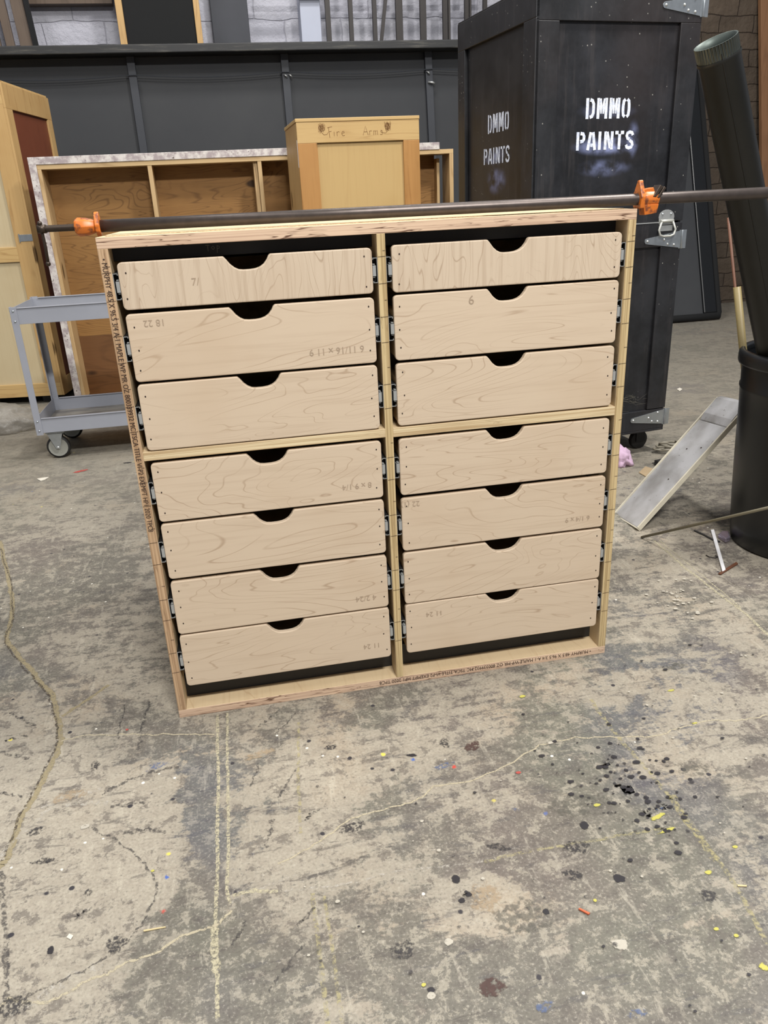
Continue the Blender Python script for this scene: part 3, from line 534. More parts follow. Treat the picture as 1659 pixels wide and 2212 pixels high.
# pencil notes, as faint and as upside-down as they are written
def pencil(ci, ri, txt, x, z, size, flip=True, width=None):
    mx = Matrix.Translation((x, -.0006, z)) @ Matrix.Rotation(math.pi if flip else 0, 4, 'Y') @ Matrix.Rotation(math.pi/2, 4, 'X')
    text_mesh(txt, size, mx, 'pencil_note', M['pencil'], PEN[(ci, ri)], width)
pencil(0, 1, '6 11/16 x 11 9', .455, .778, .018, True); pencil(0, 1, '18 22', .095, .853, .017, True); pencil(0, 5, '4 2/24', .452, .240, .018, True)
pencil(0, 3, '8 x 9 1/4', .455, .500, .017, True); pencil(1, 1, '6', .662, .840, .024, False); pencil(1, 4, '22 (1)', .555, .447, .017, True); pencil(1, 4, '6 1/4 x 9', .940, .366, .016, True)
pencil(0, 0, '7/', .150, .908, .018, False); pencil(1, 6, '11 24', .60, .178, .017, True); pencil(0, 6, '11 24', .455, .118, .017, True)
TXT = '\u2022 MURPHY 48.5 X 96.5 3/4 A-1 MAPLE WP MR OZ 800339932 MC TSCA TITLE VI-P2 EXEMPT HP1 2020 TPC8'
mx = Matrix.Translation((.964, -.0006, .0155)) @ Matrix.Rotation(math.pi, 4, 'Y') @ Matrix.Rotation(math.pi/2, 4, 'X'); text_mesh(TXT, .0125, mx, 'lettering', M['ink'], bp, .515)
mx = Matrix.Translation((.0035, -.0006, .962)) @ Matrix.Rotation(math.pi/2, 4, 'Y') @ Matrix.Rotation(math.pi/2, 4, 'X'); text_mesh(TXT, .0135, mx, 'lettering', M['ink'], sl, .515)
# layout ticks pencilled across the upright edges
for x0, x1 in ((.001, .0165), (.4895, .5035), (.9835, .999)):
    L = []
    for z0, z1 in ROWS_L:
        for dz in (-.024, .024): L.append([(x0, (z0+z1)/2+dz), (x1, (z0+z1)/2+dz+.0006)])
        L.append([(x0+.009, z1-.006), (x1, z1-.006)])
    strokes('layout_mark', M['ink'], cab, L, lambda a, b: (a, 0, b), .0007, (0, -1, 0))['kind'] = 'stuff'

# ------------------------------------------------------------------ pipe clamp on top
def pc(X, dz=0, dy=0): return Vector((X, .100-.092*X+dy, 1.0125+dz))
clamp = thing('pipe_clamp', 'long black pipe clamp with orange jaws squeezing the plywood cabinet top', 'clamp', (0, 0, 0))
MB().tube([pc(-.006), pc(.5), pc(1.0), pc(1.62)], .0108, 20).build('pipe', M['black_steel'], clamp)
mb = MB()
pts = [(-.017, -.009), (-.020, .002), (-.014, .018), (-.003, .025), (.004, .022), (.016, .012), (.018, -.004), (.012, -.016), (-.004, -.018)]
mb.prism([pc(-.0095, b, a) for a, b in pts], (.008, 0, 0)); mb.build('jaw', M['orange'], clamp, .0015)
mb = MB(); mb.tube([pc(-.010), pc(-.018), pc(-.026), pc(-.040), pc(-.0455)], 0, 8, radii=[.011, .0135, .0155, .0165, .0135]); mb.build('screw_housing', M['orange'], clamp, .0012)
P, Rr = [], []
for i in range(45):
    P.append(pc(-.044-.060*i/44)); Rr.append(.0052 if i % 2 else .0064)
MB().tube(P, 0, 12, radii=Rr).build('screw', M['screw'], clamp)
mb = MB(); mb.tube([pc(-.098), pc(-.112)], .0078, 12); e = pc(-.106)
mb.tube([e+Vector((-.001, 0, .009)), e, e+Vector((.001, 0, -.03)), e+Vector((.0, 0, -.06))], .0028, 8); mb.ball(e+Vector((-.001, 0, .0095)), .0045); mb.ball(e+Vector((0, 0, -.060)), .0045); mb.build('screw_handle', M['screw'], clamp)
mb = MB(); pts = [(-.016, -.016), (-.019, .004), (-.013, .016), (-.004, .034), (.003, .033), (.012, .016), (.018, .008), (.018, -.008), (.010, -.018)]
mb.prism([pc(1.0015, b, a) for a, b in pts], (.0085, 0, 0)); mb.build('jaw', M['orange'], clamp, .0015)
mb = MB(); mb.tube([pc(1.010), pc(1.018), pc(1.036), pc(1.042)], 0, 10, radii=[.0125, .0145, .0145, .013])
mb.prism([pc(1.010, -.010, -.012), pc(1.040, -.010, -.012), pc(1.038, -.026, -.010), pc(1.014, -.029, -.010)], (0, .022, 0)); mb.prism([pc(1.010, .010, -.006), pc(1.034, .010, -.006), pc(1.030, .020, -.006), pc(1.012, .018, -.006)], (0, .014, 0)); mb.build('tail_body', M['orange'], clamp, .0012)
mb = MB(); mb.prism([pc(1.026, .004, -.015), pc(1.032, .003, -.015), pc(1.046, .020, -.012), pc(1.040, .024, -.012)], (0, .024, 0)); mb.prism([pc(1.034, .002, -.015), pc(1.038, .001, -.015), pc(1.052, .018, -.012), pc(1.048, .021, -.012)], (0, .024, 0)); mb.build('clutch_plate', M['screw'], clamp, .0006)

# ------------------------------------------------------------------ grey steel utility cart
cart = thing('utility_cart', 'grey steel two-shelf utility cart on casters behind the drawer cabinet', 'cart', (-.707, 2.10, 0))
LX, LY = .76, .42
def tray(z0, z1):
    mb = MB(); t = .002
    mb.box(.003, LX-.003, .003, .003+t, z0, z1); mb.box(.003, LX-.003, LY-.005, LY-.003, z0, z1); mb.box(.003, .005, .005, LY-.005, z0, z1); mb.box(LX-.005, LX-.003, .005, LY-.005, z0, z1)
    mb.box(.005, LX-.005, .005, LY-.005, z0+.004, z0+.006, 1)
    for y0 in (-.0015, LY-.011): mb.box(.03, LX-.03, y0, y0+.0125, z1-.002, z1+.002)
    return mb.build('tray', [M['grey_paint'], M['cart_floor']], cart, .0008)
tray(.609, .676); tray(.130, .196)
for ix in (0, 1):
    for iy in (0, 1):
        x0 = 0 if ix == 0 else LX-.028; y0 = 0 if iy == 0 else LY-.002
        xs = 0 if ix == 0 else LX-.002; ys = 0 if iy == 0 else LY-.028
        mb = MB(); mb.box(x0, x0+.028, y0-.001, y0+.0022, .122, .682); mb.box(xs-.001, xs+.0022, ys, ys+.028, .122, .682); lg = mb.build('leg', M['grey_paint'], cart, .0006)
        for z in (.665, .622, .185, .142):
            b = MB(); yy = -.001 if iy == 0 else LY+.001; b.lathe([(0, .004), (.003, .0035), (.0045, .0015), (.0048, 0)], (x0+.014, yy, z), (0, -1 if iy == 0 else 1, 0), 10); b.lathe([(0, .004), (.003, .0035), (.0048, 0)], (xs-.001 if ix == 0 else xs+.002, ys+.014, z), (-1 if ix == 0 else 1, 0, 0), 10); b.build('bolt', M['galv'], lg)
for cx_, cy_ in ((.071, .045), (.071, LY-.05), (LX-.08, .045), (LX-.08, LY-.05)):
    mb = MB(); mb.box(cx_-.04, cx_+.04, cy_-.03, cy_+.03, .122, .126); mb.lathe([(.018, .118), (.018, .122)], (cx_, cy_, 0), (0, 0, 1), 16)
    for s_ in (-1, 1):
        y0 = cy_+s_*.019; mb.prism([(cx_-.036, y0, .118), (cx_+.030, y0, .118), (cx_+.008, y0, .045), (cx_-.008, y0, .045)], (0, s_*.002, 0))
    mb.box(cx_-.036, cx_+.03, cy_-.019, cy_+.019, .114, .118)
    cs = mb.build('caster', M['galv'], cart, .0006)
    wh = MB(); wh.lathe([(.042, -.0145), (.049, -.013), (.052, -.006), (.052, .006), (.049, .013), (.042, .0145)], (cx_, cy_, .052), (0, 1, 0), 32, 0); wh.lathe([(0, -.013), (.012, -.0155), (.03, -.011), (.042, -.0145)], (cx_, cy_, .052), (0, 1, 0), 32, 1); wh.lathe([(.042, .0145), (.03, .011), (.012, .0155), (0, .013)], (cx_, cy_, .052), (0, 1, 0), 32, 1)
    wh.build('wheel', [M['rubber'], M['wheel_hub']], cs); MB().lathe([(0, .024), (.004, .023), (.006, .021)], (cx_, cy_, .052), (0, -1, 0), 10).build('axle_bolt', M['zinc'], cs)
t = MB(); t.prism([(-.600, 2.20, .1365), (-.575, 2.195, .1365), (-.568, 2.21, .1365), (-.590, 2.222, .1365)], (0, 0, .004)); tag(t.build('paper_scrap', M['chip']), 'torn white scrap lying on the cart\'s lower shelf', 'scrap')

# ------------------------------------------------------------------ framed crates
def framed(name, label, loc, rz, Wd, Dp, z0, z1, mats, fr=(.09, .09), top=.09, bot=.08, mid=None, side=None, cap=.02, panel_y=.012):
    t = thing(name, label, 'crate', loc, rz, 'pine crates along the back'); st_m, rl_m, pn_m, sd_m = mats; zc = z1-cap
    bx('front_panel', pn_m, t, .004, Wd-.004, panel_y, panel_y+.010, z0+.004, zc, bevel=0)
    bx('front_stile', st_m, t, 0, fr[0], -.001, panel_y, z0+bot, zc-top); bx('front_stile', st_m, t, Wd-fr[1], Wd, -.001, panel_y, z0+bot, zc-top)
    bx('front_rail', rl_m, t, 0, Wd, -.001, panel_y, zc-top, zc); bx('front_rail', rl_m, t, 0, Wd, -.001, panel_y, z0, z0+bot)
    if mid: bx('front_rail', rl_m, t, fr[0], Wd-fr[1], -.001, panel_y, *mid)
    bx('side_panel', sd_m, t, 0, .012, panel_y+.010, Dp, z0, zc); bx('side_panel', sd_m, t, Wd-.012, Wd, panel_y+.010, Dp, z0, zc)
    bx('back_panel', pn_m, t, .012, Wd-.012, Dp-.012, Dp, z0, zc); bx('lid', rl_m, t, -.004, Wd+.002, -.004, Dp+.003, zc, z1, bevel=.002)
    return t
# crate at far left
TH = -math.radians(8.3); ex = Vector((math.cos(TH), math.sin(TH), 0)); ey = Vector((-math.sin(TH), math.cos(TH), 0)); Wl, Dl = .95, .68
org = Vector((-.828, 3.30, 0))-ex*Wl
t = framed('wooden_crate', 'tall pine crate with pale panels and red side at the far left', org, TH, Wl, Dl, .045, 1.685, (M['pine'], M['pine_x'], M['tan_ply'], M['red_ply']), (.10, .085), .10, .075, (.80, .878), cap=.012)
bx('side_stile', M['pine'], t, Wl, Wl+.012, -.001, .085, .045, 1.555); bx('side_stile', M['pine'], t, Wl, Wl+.012, Dl-.07, Dl, .045, 1.555); bx('side_rail', M['pine'], t, Wl, Wl+.012, -.001, Dl, 1.555, 1.673); bx('side_rail', M['pine'], t, Wl, Wl+.012, .085, Dl-.07, .045, .14)
mb = MB(); mb.box(Wl-.055, Wl+.012, -.0035, -.001, .905, .94); mb.box(Wl-.06, Wl-.055, -.008, -.001, .900, .945); mb.build('bracket', M['galv'], t, .0005)
for x in (.05, Wl-.14): bx('skid', M['black_board'], t, x, x+.09, .05, Dl-.05, 0, .045)
# crate with hand lettering
t = framed('wooden_crate', 'pine crate hand lettered on its top rail behind the drawer cabinet', (.608, 2.60, 0), math.radians(2.0), .603, .46, .0, 1.401, (M['pine_or'], M['pine_x'], M['cream_ply'], M['pine']), (.095, .082), .091, .08, cap=.015)
fr_ = bx('label_strip', M['white_plastic'], t, -.0015, 0, .008, .012, 1.19, 1.31, bevel=0)
def T2(a, b): return (a*.931, -.001, 1.0367+(b-1.0367)*.931)
def word(L, x, z, s, k=1.0): return [[(x+a*s*k, z+b*s) for a, b in l] for l in L]
LT = []
LT += word([[(.1, -.15), (.0, 1.0)], [(-.15, .95), (.45, 1.05)], [(.05, .5), (.35, .55)]], .165, 1.343, .042)      # F
LT += word([[(0, 0), (0, .5)]], .193, 1.343, .042) + word([[(0, 0), (0, .5)], [(0, .35), (.15, .5), (.3, .45)]], .208, 1.343, .042)    # i r
LT += word([[(.05, .3), (.35, .35), (.3, .5), (.1, .5), (.0, .25), (.15, .02), (.4, .05)]], .232, 1.343, .042)      # e
LT += word([[(0, 0), (.3, .95), (.6, 0)], [(.1, .35), (.5, .35)]], .345, 1.343, .045)                             # A
LT += word([[(0, 0), (0, .5)], [(0, .35), (.15, .5), (.3, .42)]], .380, 1.343, .042)                               # r
LT += word([[(0, 0), (0, .5)], [(0, .4), (.2, .5), (.25, 0)], [(.25, .4), (.45, .5), (.5, 0)]], .402, 1.343, .042)   # m
LT += word([[(.3, .45), (.1, .5), (.05, .35), (.3, .2), (.25, .02), (0, .05)]], .436, 1.343, .042)                   # s
random.seed(3)
for cx_, sg in ((.128, 1), (.478, -1)):
    for j in range(5):
        LT.append([(cx_+sg*(.011*math.cos(a)+(j-2)*.004+random.uniform(-.005, .005)), 1.382+.020*math.sin(a)+random.uniform(-.007, .007)) for a in [j*1.3+i*1.9 for i in range(7)]])
    LT.append([(cx_+sg*.0, 1.362), (cx_+sg*.012, 1.350), (cx_+sg*.028, 1.352), (cx_+sg*.034, 1.362)])
rail = [c for c in t.children if c.name.startswith('front_rail')][0]
strokes('lettering', M['brown_ink'], rail, LT, T2, .0017, (0, -1, 0))

# open shelf unit lying behind
KS = (3.2+1.4636)/(3.675+1.4636)
def sb(name, mat, x0, x1, y0, y1, z0, z1):
    fx_ = lambda x: .2177+(x-.2177)*KS; fz_ = lambda z: z if z < .05 else 1.0367+(z-1.0367)*KS
    return bx(name, mat, su, fx_(x0), fx_(x1), y0*KS, y1*KS, fz_(z0), fz_(z1))
su = thing('shelf_unit', 'wide open plywood shelf unit with chipped pale painted edge', 'shelving', (0, 3.2, 0))
sb('facing', M['chipped'], -.838, 1.592, -.012, 0, 1.302, 1.342); sb('facing', M['chipped'], -.838, -.797, -.012, 0, 0, 1.302)
sb('top_board', M['pine_pale_x'], -.797, 1.682, -.006, .17, 1.276, 1.302); sb('side_board', M['pine_pale'], -.797, -.775, -.006, .17, .03, 1.276); sb('side_board', M['pine_pale'], 1.656, 1.682, -.006, .17, .0, 1.276)
sb('divider', M['pine_pale'], -.183, -.158, -.004, .158, .015, 1.276); sb('divider', M['pine_pale'], .435, .458, .02, .158, .015, 1.276); sb('divider', M['pine_pale'], .460, .484, -.004, .158, .015, 1.276); sb('divider', M['pine_pale'], 1.05, 1.075, -.004, .158, .015, 1.276)
sb('divider', M['pine_pale'], 1.598, 1.616, .09, .158, .015, 1.255); sb('bottom_board', M['pine_x'], -.797, 1.682, .004, .17, 0, .015)
sb('back_panel', M['cdx'], -.775, 1.60, .158, .170, .30, 1.276); sb('back_panel', M['cdx_dark'], -.775, 1.60, .158, .170, .015, .30)  # lower sheet: own darker tone plus painted-in shadow

# ------------------------------------------------------------------ stencilled black crate
TH = math.radians(7.0); ex = Vector((math.cos(TH), math.sin(TH), 0)); Wc, Dc, Zt = .635, .637, 1.648
bc = thing('black_crate', 'tall black stencilled crate on casters right behind the drawer cabinet', 'crate', Vector((1.911, 1.353, 0))-ex*Wc, TH)
pf = black_crate('black_crate_front', ((0, .29, 1.17, .15, .035, .9), (0, .29, 1.10, .13, .035, .5), (0, .40, 1.19, .03, .07, .8), (0, .29, 1.28, .13, .03, .35)), base=srgb(28, 29, 33))
ps = black_crate('black_crate_side', ((1, .31, 1.16, .14, .035, .7), (1, .31, 1.08, .10, .06, .6), (1, .31, 1.27, .11, .03, .25)), base=srgb(30, 29, 30))
K = M['crate_black']
fp = bx('front_panel', pf, bc, .02, Wc-.02, .012, .024, .912, Zt-.02, bevel=0); bx('front_panel', K, bc, .02, Wc-.02, .012, .024, .115, .898, bevel=0)
bx('front_stile', K, bc, 0, .085, 0, .012, .909, 1.545, bevel=.002); bx('front_stile', K, bc, .553, Wc, 0, .012, .909, 1.545, bevel=.002)
bx('front_rail', K, bc, 0, Wc, 0, .012, 1.545, Zt, bevel=.002); bx('front_rail', K, bc, .085, .553, 0, .012, .909, .995, bevel=.002)
bx('front_stile', K, bc, 0, .09, 0, .012, .19, .82, bevel=.002); bx('front_stile', K, bc, .548, Wc, 0, .012, .19, .82, bevel=.002)
bx('front_rail', K, bc, 0, Wc, 0, .012, .82, .903, bevel=.002); bx('front_rail', K, bc, 0, Wc, 0, .012, .105, .187, bevel=.002)
sp = bx('side_panel', ps, bc, .012, .022, .02, Dc, .11, Zt-.02, bevel=0)
bx('side_stile', K, bc, -.002, .012, 0, .085, .105, 1.553, bevel=.002); bx('side_stile', K, bc, -.002, .012, .570, Dc, .105, 1.553, bevel=.002); bx('side_rail', K, bc, -.002, .012, 0, Dc, 1.553, Zt, bevel=.002); bx('side_rail', K, bc, -.002, .012, .085, .57, .105, .20, bevel=.002); bx('side_rail', K, bc, -.002, .012, .085, .57, .86, .95, bevel=.002)
bx('side_panel', K, bc, Wc-.012, Wc-.001, .012, Dc, .105, Zt); bx('back_panel', K, bc, .022, Wc-.012, Dc-.012, Dc, .105, Zt); bx('top_panel', K, bc, .0, Wc, 0, Dc, Zt, Zt+.006, bevel=.002); bx('bottom_panel', K, bc, 0, Wc, .0, Dc, .095, .105, bevel=.002)
NY = (0, -1, 0); e1 = (1, 0, 0); e2 = (0, 0, 1)
stencil('DMMO', (.204, .012, 1.257), e1, e2, .178, .064, NY, 'lettering', M['stencil'], fp); stencil('PAINTS', (.172, .012, 1.159), e1, e2, .232, .058, NY, 'lettering', M['stencil'], fp)
stencil('DMMO', (.012, .384, 1.244), (0, -1, 0), e2, .178, .064, (-1, 0, 0), 'lettering', M['stencil'], sp, .14); stencil('PAINTS', (.012, .420, 1.138), (0, -1, 0), e2, .222, .056, (-1, 0, 0), 'lettering', M['stencil'], sp, .14)
def hinge(zc, dn=1):
    mb = MB(); P = []
    for i in range(7):
        a = math.radians(90+180*i/6); P.append((.483+.010*math.cos(a), zc+.010*math.sin(a)*1))
    P += [(.625, zc-.030), (.625, zc+.030)]
    mb.prism([(x, -.0025, z) for x, z in P], (0, .0025, 0)); mb.box(.625, .634, -.0025, 0, zc-.033, zc+.033); mb.tube([(.636, -.003, zc-.033), (.636, -.003, zc+.033)], .005, 12); mb.box(.640, .656, -.0025, 0, zc-.033, zc+.033)
    h = mb.build('strap_hinge', M['galv'], bc, .0005)
    b = MB()
    for x, z in ((.485, 0), (.558, .002), (.575, -.014), (.60, .02), (.603, -.018)): b.lathe([(0, .004), (.003, .0035), (.005, 0)], (x, -.0025, zc+z), (0, -1, 0), 10)
    b.build('bolt', M['zinc'], h)
hinge(1.595); hinge(.842); hinge(.152)
# recessed handle above the middle hinge
mb = MB(); P = [(.530+.034*math.cos(math.radians(a)), .924+.026*math.sin(math.radians(a))) for a in range(0, 181, 20)]+[(.50, .898), (.56, .898)]
mb.prism([(x+.03, -.0025, z) for x, z in P], (0, .0025, 0)); mb.box(.53, .59, -.0025, 0, .875, .895); pl_ = mb.build('handle_plate', M['zinc'], bc, .0005)
b = MB()
for x in (.542, .578): b.lathe([(0, .004), (.003, .0035), (.005, 0)], (x, -.0025, .934), (0, -1, 0), 10)
b.build('bolt', M['galv'], pl_)
mb = MB(); mb.tube([(.532, -.007, .910), (.588, -.007, .910)], .0055, 10); mb.tube([(.536, -.009, .908), (.524, -.012, .880), (.530, -.014, .862), (.545, -.014, .857), (.575, -.014, .857), (.590, -.014, .862), (.597, -.012, .880), (.585, -.009, .908)], .0038, 10); mb.build('handle', M['handle_grey'], bc)
mb = MB(); mb.box(.10, .532, -.002, 0, .9045, .9085); mb.build('seam_strip', M['zinc'], bc)
for x, y in ((.08, .08), (Wc-.06, .08), (.08, Dc-.08), (Wc-.08, Dc-.08)):
    mb = MB(); mb.box(x-.03, x+.03, y-.03, y+.03, .090, .095); mb.box(x-.02, x+.02, y-.018, y-.015, .035, .09); mb.box(x-.02, x+.02, y+.015, y+.018, .035, .09); cs = mb.build('caster', M['black_board'], bc)
    MB().lathe([(0, -.012), (.036, -.012), (.04, -.008), (.04, .008), (.036, .012), (0, .012)], (x, y, .04), (0, 1, 0), 24).build('wheel', M['rubber'], cs)
# cobweb wisps low on the panel
random.seed(11); L = []
for i in range(16):
    x, z = .40+random.gauss(.03, .03), .235+random.gauss(0, .016); L.append([(x, z), (x+random.uniform(.01, .04), z+random.uniform(-.02, .012)), (x+random.uniform(.04, .08), z+random.uniform(-.03, .01))])
strokes('cobweb', M['chalk'], bc, L, lambda a, b: (a, .0085, b), .0005, NY)['kind'] = 'stuff'

# ------------------------------------------------------------------ bin with duct and sticks
BX, BY = 1.841, .428
bn = thing('waste_bin', 'round black plastic bin holding a duct and sticks at the right edge', 'bin', (BX, BY, 0))
mb = MB(); mb.lathe([(0, .002), (.180, .0), (.188, .006), (.1935, .06), (.200, .16), (.207, .30), (.2115, .42), (.215, .475), (.2175, .480), (.2175, .486), (.215, .490), (.218, .55)], seg=72); mb.lathe([(.213, .575), (.205, .42), (.197, .16), (.186, .012), (0, .010)], seg=72); mb.build('bin_body', M['bin'], bn)
mb = MB(); mb.lathe([(.2175, .548), (.2275, .550), (.2295, .556), (.2295, .572), (.228, .582), (.222, .589), (.214, .589), (.211, .582), (.2115, .570)], seg=72); mb.build('rim', M['bin'], bn)
B0 = Vector((1.950, .519, .015)); dd = Vector((-.472, -.148, 1)).normalized(); Ld = 1.462; R0 = .0455
du = thing('stovepipe', 'blackened sheet metal pipe with crimped bright end leaning in the bin', 'pipe', B0)
mb = MB(); mb.lathe([(R0, 0), (R0, Ld-.042), (R0+.0012, Ld-.040), (R0+.0025, Ld-.036), (R0+.0012, Ld-.032)], (0, 0, 0), dd, 64)
sv = dd.cross(Vector((0, 0, 1))).normalized(); fv = sv.cross(dd).normalized()
side = (Vector((-.45, -.89, 0)) - dd*Vector((-.45, -.89, 0)).dot(dd)).normalized()
mb.tube([side*(R0+.0005), side*(R0+.0005)+dd*(Ld-.02)], .0014, 6); mb.build('pipe_body', M['duct'], du)
# crimped end ring: fluted, open
mb = MB(); u_ = dd.orthogonal().normalized(); v_ = dd.cross(u_); n = 168; R = []
for h, amp in ((Ld-.034, .0), (Ld-.028, .0007), (Ld-.012, .0011), (Ld, .0012)):
    R.append([mb.b.verts.new(dd*h+(u_*math.cos(2*math.pi*k/n)+v_*math.sin(2*math.pi*k/n))*(R0-.0002+amp*(1 if (k//2) % 2 else -1))) for k in range(n)])
for A, B in zip(R, R[1:]):
    for k in range(n): mb.b.faces.new((A[k], A[(k+1) % n], B[(k+1) % n], B[k]))
M['liner'] = plain('dull_zinc_liner', srgb(84, 92, 88), .5, .6, .2, 30); cr = mb.build('crimped_end', M['duct_end'], du); mb = MB(); mb.lathe([(R0+.0008, Ld), (R0-.0022, Ld), (R0-.003, Ld-.02), (R0-.003, Ld-.4)], (0, 0, 0), dd, 96); mb.build('liner', M['liner'], cr)
def stick(name, label, mat, p0, p1, r, r1=None): return tag(MB().tube([p0, (Vector(p0)+Vector(p1))/2, p1], r, 12, radii=[r, (r+(r1 or r))/2, r1 or r]).build(name, mat), label, 'stick', 'sticks standing in the bin')
def at(u, v, y): d = ray(u, v); return CAM+d*((y-CAM.y)/d.y)
stick('wooden_stick', 'thick olive wooden stick poking from the bin beside the pipe', M['olive'], (1.745, .47, .03), at(1592, 620, .60), .011)
stick('wooden_stick', 'slim pinkish wooden stick at the right of the bin', M['pinkwood'], (1.83, .30, .03), at(1656, 664, .42), .006)
stick('wooden_stick', 'rust brown stick rising left of the black pipe in the bin', M['rust'], (1.80, .56, .03), at(1573, 470, .70), .004)

# ------------------------------------------------------------------ light fixture leaning on the bin
A0 = Vector((1.449, .800, .002)); B1 = Vector((1.431, .629, .002)); D1 = (lambda d: CAM+d*((.660-CAM.y)/d.y))(ray(1628, 874))
ax = (D1-B1).normalized(); wy = (A0-B1); wy = (wy-ax*wy.dot(ax)); wl = wy.length; wy.normalize(); nz = ax.cross(wy)
if nz.z < 0: nz = -nz
Lf = (D1-B1).length
fx = thing('light_fixture', 'dirty white sheet metal light fixture leaning against the black bin', 'light fixture', B1)
def fp_(a, b, c): return ax*a+wy*b+nz*c
def fbox(mb, a0, a1, b0, b1, c0, c1, mi=0):
    V = [mb.b.verts.new(fp_(a, b, c_)) for a, b, c_ in ((a0, b0, c0), (a1, b0, c0), (a1, b1, c0), (a0, b1, c0), (a0, b0, c1), (a1, b0, c1), (a1, b1, c1), (a0, b1, c1))]
    for idx in ((0, 3, 2, 1), (4, 5, 6, 7), (0, 1, 5, 4), (1, 2, 6, 5), (2, 3, 7, 6), (3, 0, 4, 7)):
        f = mb.b.faces.new([V[i] for i in idx]); f.material_index = mi
mb = MB(); fbox(mb, 0, Lf*.80, .004, wl-.004, .0, .012); mb.build('housing', M['fixture'], fx, .003)
mb = MB(); P = [fp_(Lf*.80, .004, .0), fp_(Lf*.80, .004, .012), fp_(Lf*.85, .002, .020), fp_(Lf*.97, .006, .020), fp_(Lf, .010, .010), fp_(Lf, .010, 0)]; mb.prism(P, wy*(wl-.012)); mb.build('end_cover', M['fixture'], fx, .003)
for b0 in (-.001, wl-.005):
    mb = MB(); fbox(mb, 0, Lf*.98, b0, b0+.006, .0, .016); mb.build('edge_lip', M['fixture_edge'], fx, .001)
mb = MB(); fbox(mb, -.004, 0, 0, wl, .0, .014); mb.build('end_plate', M['fixture_edge'], fx, .001)
for a_, b_ in ((.19, .06), (.31, .10), (.33, .04)): MB().ball(fp_(a_, b_, .0115), .0028).build('rivet', M['nail'], fx)
# its cord, coiled
cc = fl(1420, 985); P = []
for i in range(60):
    a = i*.30; r = .030+.008*math.sin(i*.9); P.append((cc.x+.045+r*1.35*math.cos(a)+.0006*i, cc.y+.03+r*.8*math.sin(a), .006+.0006*i+.006*abs(math.sin(i*.5))))
P += [(cc.x+.10, cc.y+.04, .04), (cc.x+.16, cc.y+.02, .05), (1.60, .82, .10)]
q_ = thing('power_cord', 'coiled grey power cord on the floor behind the light fixture', 'cord', (0, 0, 0)); MB().tube(P, .0042, 8).build('cable', M['cord'], q_)
pl = fl(1427, 1000, .01); mb = MB(); mb.prism([(pl.x-.02, pl.y-.012, .002), (pl.x+.018, pl.y-.004, .002), (pl.x+.016, pl.y+.016, .002), (pl.x-.022, pl.y+.010, .002)], (0, 0, .02)); mb.tube([(pl.x-.02, pl.y-.004, .012), (pl.x-.036, pl.y-.008, .012)], .002, 6); mb.tube([(pl.x-.02, pl.y+.006, .012), (pl.x-.036, pl.y+.003, .012)], .002, 6); mb.build('plug', M['rubber'], q_, .002)

# ------------------------------------------------------------------ bits on the floor
def slab(name, label, cat, mat, px, h, z=.0006): return tag(MB().prism([fl(a, b, 0)+Vector((0, 0, z)) for a, b in px], (0, 0, h)).build(name, mat, None, h*.2), label, cat)
slab('cardboard_scrap', 'tan cardboard scrap lying left of the light fixture', 'scrap', M['cardboard'], [(1380, 1022), (1394, 1009), (1420, 1017), (1418, 1030), (1404, 1036)], .003)
slab('white_strip', 'thin white plastic strip lying in front of the black bin', 'strip', M['white_plastic'], [(1535, 1148), (1542, 1147), (1567, 1234), (1560, 1238)], .006)
slab('orange_splinter', 'orange wooden splinter under the end of the white strip', 'splinter', M['rust'], [(1551, 1241), (1557, 1243), (1594, 1220), (1590, 1216)], .004)
slab('foil_scrap', 'small shiny foil ball against the bin base', 'scrap', M['foil'], [(1550, 1163), (1560, 1156), (1573, 1157), (1577, 1170), (1567, 1174)], .016)
slab('paper_scrap', 'small white paper chip on the bare floor at lower left', 'scrap', M['chip'], [(144, 2026), (150, 2018), (159, 2022), (153, 2031)], .0012)
slab('wood_splinter', 'pale straight wood splinter lying on the lower left floor', 'splinter', M['splint'], [(310, 2011), (358, 2003), (359, 2005), (311, 2014)], .002)
slab('red_splinter', 'short reddish splinter among paint stains at lower right', 'splinter', M['red_splint'], [(1249, 1966), (1252, 1964), (1275, 1975), (1271, 1978)], .003)
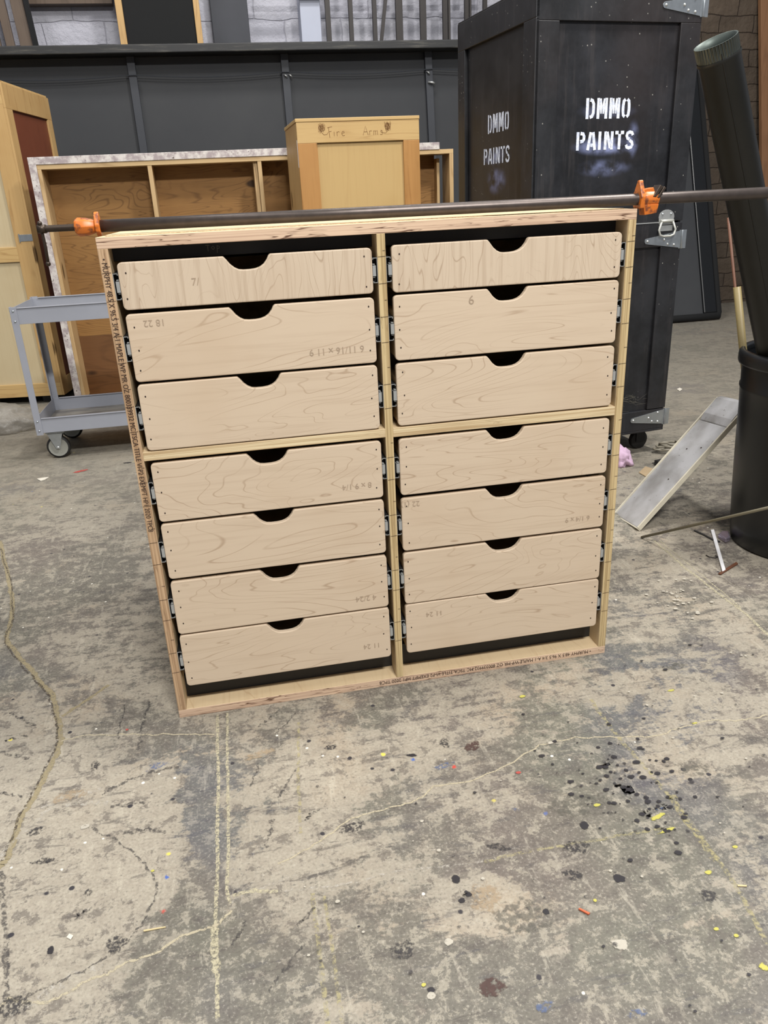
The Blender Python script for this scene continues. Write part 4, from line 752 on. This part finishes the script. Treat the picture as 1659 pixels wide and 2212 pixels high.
slab('wood_splinter', 'tiny pale splinter near the right edge of the floor', 'splinter', M['splint'], [(1593, 1913), (1613, 1914), (1613, 1917), (1593, 1916)], .002)
slab('paper_scrap', 'white paper chip on the far floor right of the black crate', 'scrap', M['chip'], [(1462, 842), (1468, 839), (1474, 842), (1468, 846)], .004)
slab('paper_scrap', 'crumpled pale scrap on the floor in front of the cart caster', 'scrap', M['chip'], [(80, 1036), (92, 1034), (106, 1032), (98, 1037), (88, 1040)], .004)
def lump(name, label, cat, mat, c, rx, ry, rz, seed, alpha=False, n=4):
    random.seed(seed); b = MB(); bmesh.ops.create_icosphere(b.b, subdivisions=n, radius=1)
    from mathutils import noise as ns
    for v in b.b.verts:
        d = v.co.normalized(); k = 1+.35*ns.noise(d*2.2+Vector((seed, 0, 0)))+.18*abs(ns.noise(d*6+Vector((0, seed, 0))))
        v.co = Vector((d.x*rx*k, d.y*ry*k, max(d.z*rz*k, -rz*.45)+rz*.45))
    for f in b.b.faces: f.smooth = True
    o = b.build(name, mat); o.location = c; return tag(o, label, cat)
lump('pink_cloth', 'crumpled pink cloth on the floor at the right edge of the drawer cabinet', 'cloth', M['pink'], fl(1337, 1000), .04, .06, .045, 4)
lump('plastic_sheet', 'heap of clear plastic film under the crate at far left', 'plastic sheet', M['film'], fl(5, 925), .20, .15, .08, 9)
e0 = fl(1386, 1163)+Vector((0, 0, .004)); e1_ = at(1740, 1078, .12)
tag(MB().tube([e0, (e0+e1_)/2, e1_], .0042, 10).build('metal_rod', M['rod']), 'long thin grey rod crossing in front of the black bin', 'rod')
P = [fl(1500, 1146, .003), fl(1520, 1155, .003), fl(1540, 1166, .003), fl(1555, 1170, .003)]; tag(MB().tube(P, .003, 6).build('wire_scrap', M['rubber']), 'short black wire beside the white plastic strip', 'wire')
P = [fl(1525, 1199, .003), fl(1532, 1203, .003), fl(1545, 1205, .003), fl(1553, 1203, .003), fl(1545, 1200, .003)]; tag(MB().tube(P, .0015, 6).build('wire_scrap', M['bar']), 'small bent dark wire left of the white plastic strip', 'wire')
